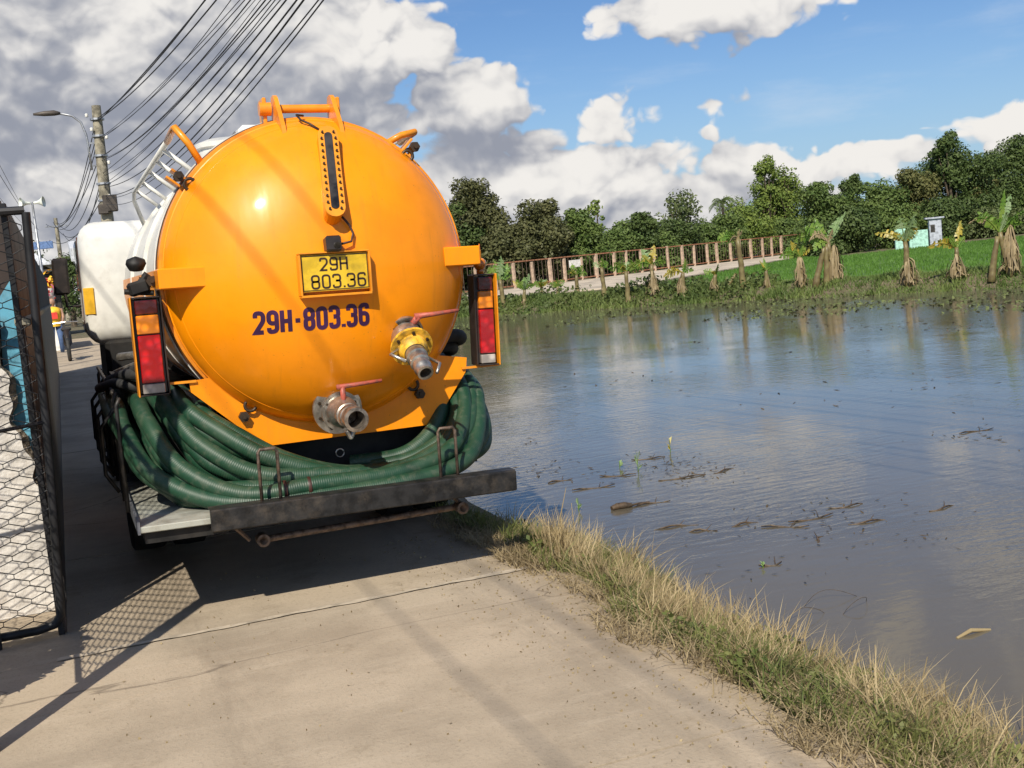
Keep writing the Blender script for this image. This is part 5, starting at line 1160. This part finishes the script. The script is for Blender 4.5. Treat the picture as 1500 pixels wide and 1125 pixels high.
# areca palm
pt = at_d(1057, 294, 84); pm_ = thing('palm_tree', 'small dark feather palm standing above the treeline', 'tree', (pt.x, pt.y, .1), group='trees beyond the fence')
MB().tube([(0, 0, 0), (.05, 0, pt.z-.1)], [.12, .08], 8).build('trunk', 'bark', pm_)
for i in range(13):
    a = i*2.4; el = random.uniform(-.1, 1.2); L_ = .95; ps = []
    for s in np.linspace(0, 1, 7): rr_ = L_*s*math.cos(el*(1-.6*s)); ps.append(Vector((math.cos(a)*rr_, math.sin(a)*rr_, pt.z-.1 + L_*s*math.sin(el) - .75*s*s)))
    k = MB(); sd_ = Vector((-math.sin(a), math.cos(a), 0))
    for j in range(1, 7):
        for sg in (-1, 1):
            for q in (0, .5):
                p = ps[j-1].lerp(ps[j], q); k.add([p, p+sd_*sg*.12+Vector((0, 0, -.22))+(ps[j]-ps[j-1])*.5, p+(ps[j]-ps[j-1])*.42], [(0, 1, 2)])
    k.build('frond', 'leaf_dark', pm_)

# ------------------------------------------------------------------ banana plants on the far bank
def hit(px, py):
    d = ray(px, py); k = math.hypot(d.x, d.y); D_ = 16.0
    while D_ < 70:
        p = Vector((0, 0, CAMZ)) + d*(D_/k)
        if p.z <= float(ground_z(np.array([p.x]), np.array([p.y]))[0]) and pond_sd(np.array([p.x]), np.array([p.y]))[0] > .05: return p
        D_ += .05
    return p
def banana(px, pyb, ptop, label, stems=((0, 0),), leafs=(), skirt=(.3, .7), z=.08, dist=None):
    base = hit(px, pyb); D = math.hypot(base.x, base.y); mpp = D/F; gz_ = float(ground_z(np.array([base.x]), np.array([base.y]))[0])
    B = thing('banana_plant', label, 'banana plant', (base.x, base.y, gz_), (0, 0, -YAW), 'banana plants on the far bank'); H_ = (pyb-ptop)*mpp
    rr = random.Random(int(px)); r = np.random.default_rng(int(px))
    for dx, tl in stems:
        hh_ = H_*(1 if (dx, tl) == stems[0] else rr.uniform(.88, 1.0)); r0 = .062 + .022*min(H_, 1.6)
        ps = [(dx*mpp+tl*mpp*s + rr.uniform(-.015, .015), rr.uniform(-.015, .015), -.1+(hh_+.1)*s) for s in np.linspace(0, 1, 7)]
        MB().tube(ps, [r0*(1.15-.5*s)*rr.uniform(.88, 1.12) for s in np.linspace(0, 1, 7)], 9).build('pseudostem', 'ban_stem', B, smooth=True)
    x0 = stems[0][0]*mpp+stems[0][1]*mpp
    ll = list(leafs)
    for q in leafs[:3]:
        ll.append((q[0]*rr.uniform(.3, .9)+rr.uniform(-8, 8), q[1]*rr.uniform(.5, .9), 1, q[3]*.6, q[4]*1.2, rr.choice([q[5], 'ban_yellow', 'dry_leaf'])))
    for (ax_, az_, ln, wd, dr, m_) in ll:     # tip sideways and upward, blade width, droop
        ax_ *= 1.12; az_ *= 1.1; wd *= 1.3; tip = Vector((ax_*mpp, rr.uniform(-.35, .35), az_*mpp)); k = 15; ps = []
        for s in np.linspace(0, 1, k):
            p = Vector((x0, 0, H_-.03)) + tip*s; p.z += dr*4*s*(1-s)*mpp*10; ps.append(p)
        along = tip.normalized(); sd_ = along.cross(Vector((rr.uniform(-.5, .5), 1, rr.uniform(-.3, .5)))).normalized(); lift = along.cross(sd_)
        if lift.y > 0: lift = -lift
        L__ = tip.length; mb = MB()
        mb.tube(ps, [.022*(1-.8*s)+.004 for s in np.linspace(0, 1, k)], 5)
        # the blade is torn into strips on both sides of the rib, each hanging at its own angle
        for sg in (-1, 1):
            for i in range(2, k-1):
                s0, s1 = i/(k-1), (i+1)/(k-1)
                def half(s): return wd*mpp*.50*max(.05, math.sin(math.pi*min(1, max(0, (s-.08)/.92))**.85)**.7)
                if rr.random() < .10: continue
                dp = rr.uniform(.0, .75); f_ = rr.uniform(.75, 1.12); fw_ = rr.uniform(.0, .35)
                o0, o1 = half(s0)*f_, half(s1)*f_; q0, q1 = ps[i], ps[i+1]; g_ = (q1-q0)*(1-rr.uniform(0, .16))
                d_ = (sd_*sg*math.cos(dp) + Vector((0, 0, -1))*math.sin(dp) + along*fw_).normalized()
                m0 = q0 + d_*o0*.5 - lift*.0 + Vector((0, 0, .015)); m1 = q0+g_ + d_*o1*.5 + Vector((0, 0, .015))
                mb.add([q0, q0+g_, m1, m0, q0+g_+d_*o1, q0+d_*o0], [(0, 1, 2, 3), (3, 2, 4, 5)])
        mb.build('leaf', m_, B, smooth=True)
    if skirt:
        sw, sh = skirt; n = int(120*max(sh, .5)); V = []; Fq = []; sw *= .85
        for i in range(n):
            a = rr.uniform(0, 6.28); zt = sh*rr.uniform(.2, 1.12); rb = sw*rr.uniform(.25, 1.0)*(1.15-.5*zt/sh); w_ = rr.uniform(.02, .065); fl_ = rr.uniform(.35, .95); tw = rr.uniform(-.5, .5); o_ = len(V)
            for j, (rf, zf, wf) in enumerate(((.12, 1, .4), (.55, 1.0-fl_*.12, 1), (.92, 1-fl_*.45, 1.1), (1.0+rr.uniform(-.2, .15), 1-fl_, .7))):
                aa = a+tw*j*.3; c_, s_ = math.cos(aa), math.sin(aa); zz_ = max(.0, zt*zf + rr.uniform(-.03, .03)); ww_ = w_*wf
                V += [(c_*rb*rf-s_*ww_*.5, s_*rb*rf+c_*ww_*.5, zz_), (c_*rb*rf+s_*ww_*.5, s_*rb*rf-c_*ww_*.5, zz_+rr.uniform(-.02, .02))]
            for j in range(3): q = o_+2*j; Fq += [(q, q+1, q+3), (q, q+3, q+2)]
        xo = stems[0][0]*mpp; V = np.array(V); V[:, 0] += xo
        npmesh('dry_leaf_skirt', V, np.array(Fq), 'dry_leaf', B)
G_, P_c, Y_ = 'ban_green', 'ban_pale', 'ban_yellow'
BN = [
 (738, 448, 410, 'leafy young banana plant nearest the right tail light', ((0, -2),), ((-14, 18, 1, 12, .2, G_), (4, 32, 1, 10, 0, P_c), (12, 22, 1, 11, .1, G_), (-20, 8, 1, 11, .3, G_), (16, 6, 1, 10, .3, G_), (-6, 28, 1, 10, 0, G_)), (.15, .25)),
 (768, 446, 425, 'small green banana clump second from the tail light', ((0, 2),), ((-10, 16, 1, 9, .1, G_), (8, 22, 1, 8, 0, P_c), (14, 8, 1, 8, .2, G_), (2, 18, 1, 9, 0, G_)), (.15, .2)),
 (794, 434, 420, 'short banana seedling in the bank weeds', ((0, 0),), ((-9, 8, 1, 8, .1, G_), (8, 10, 1, 8, .1, P_c), (1, 12, 1, 7, 0, G_)), None),
 (818, 434, 420, 'short spreading banana seedling right of another seedling', ((0, 0),), ((-10, 6, 1, 8, .2, G_), (10, 8, 1, 8, .2, G_), (0, 12, 1, 7, 0, G_)), None),
 (846, 432, 402, 'green banana plant in front of the fence below the notice board', ((0, 1),), ((-12, 6, 1, 10, .2, G_), (10, 12, 1, 9, .1, G_), (-4, 16, 1, 8, 0, G_), (14, 0, 1, 9, .3, G_)), (.14, .35)),
 (886, 436, 392, 'slim banana plant with brown stalk and small leaves', ((0, -1),), ((-10, 8, 1, 9, .2, P_c), (10, 6, 1, 9, .2, G_), (1, 14, 1, 7, 0, G_)), (.13, .5)),
 (921, 444, 398, 'banana plant with wide spreading green leaves', ((0, 0),), ((-24, 6, 1, 13, .5, G_), (24, 2, 1, 13, .5, G_), (18, 14, 1, 11, .3, G_), (-14, 14, 1, 11, .3, G_), (4, 14, 1, 9, 0, P_c)), (.14, .4)),
 (958, 434, 388, 'banana plant with pale upright leaf and broad dry skirt', ((0, 0),), ((-10, 22, 1, 12, .1, P_c), (6, 26, 1, 9, 0, Y_), (-24, -2, 1, 13, .6, G_), (20, 2, 1, 12, .4, G_)), (.32, .72)),
 (1000, 436, 400, 'drooping banana plant with dark hanging leaf and dry skirt', ((0, 3),), ((-22, -4, 1, 12, .6, Y_), (4, 18, 1, 6, 0, G_), (14, 2, 1, 8, .3, G_)), (.32, .62)),
 (1048, 430, 402, 'small cut banana plant with leaf blades to the left', ((-2, 4), (6, 26)), ((-14, 6, 1, 9, .2, G_), (2, 14, 1, 5, 0, G_)), (.24, .42)),
 (1088, 423, 350, 'tall bare banana stem with leaves drooping to the left', ((2, -4),), ((-24, 0, 1, 14, .5, G_), (-14, -6, 1, 10, .4, G_), (6, 12, 1, 5, 0, 'ban_stem'), (-18, 8, 1, 9, .3, G_)), (.12, .3)),
 (1124, 421, 396, 'tiny banana shoot between the tall stem and the yellow leaved one', ((0, 0),), ((-9, 2, 1, 6, .2, G_), (1, 16, 1, 5, 0, G_), (6, 4, 1, 5, .1, G_)), (.17, .35)),
 (1174, 422, 378, 'banana plant with yellow leaf to the right and conical dry skirt', ((0, 0),), ((20, 12, 1, 10, .5, Y_), (-20, 8, 1, 11, .6, G_), (-10, 22, 1, 8, .1, Y_), (8, 22, 1, 7, 0, G_), (-26, 2, 1, 10, .5, G_)), (.34, .82)),
 (1219, 416, 358, 'tall twin stemmed banana plant with pale leaf pointing up', ((6, -8), (-24, 16), (-8, 4)), ((18, 32, 1, 12, .1, P_c), (-30, 22, 1, 18, .8, G_), (-42, 6, 1, 16, 1.0, G_), (-12, 34, 1, 10, .1, G_), (24, 38, 1, 6, 0, P_c), (-22, -8, 1, 12, .6, G_)), (.42, 1.0)),
 (1332, 420, 358, 'banana plant with broad pale upright leaf over a rounded dry mound', ((0, -2),), ((-8, 32, 1, 17, .1, P_c), (7, 32, 1, 15, .1, P_c), (-32, 14, 1, 11, .6, Y_), (20, 12, 1, 10, .4, 'ban_pale'), (14, 18, 1, 9, .2, Y_)), (.46, .70)),
 (1402, 410, 366, 'banana plant with yellow leaf reaching left above its dry skirt', ((0, 2),), ((-36, 4, 1, 12, .7, Y_), (-22, 10, 1, 11, .5, G_), (10, 14, 1, 8, .1, G_), (12, 34, 1, 8, .2, Y_), (-12, 16, 1, 8, .2, G_)), (.40, .62)),
 (1476, 406, 346, 'tall leaning banana plant near the right edge with arching leaves', ((6, -14), (-22, 10)), ((14, 46, 1, 10, .2, P_c), (-34, 20, 1, 14, .9, G_), (-20, 28, 1, 12, .6, G_), (28, 24, 1, 12, .5, G_), (6, 52, 1, 7, 0, G_), (30, 10, 1, 11, .5, G_)), (.42, 1.15)),
 (1545, 402, 345, 'banana plant just beyond the right edge', ((0, 0),), ((-20, 26, 1, 12, .5, G_), (20, 22, 1, 12, .5, G_), (0, 36, 1, 9, 0, P_c)), (.35, .9)),
]
for q in BN: banana(q[0], q[1], q[2], q[3], q[4], q[5], q[6])
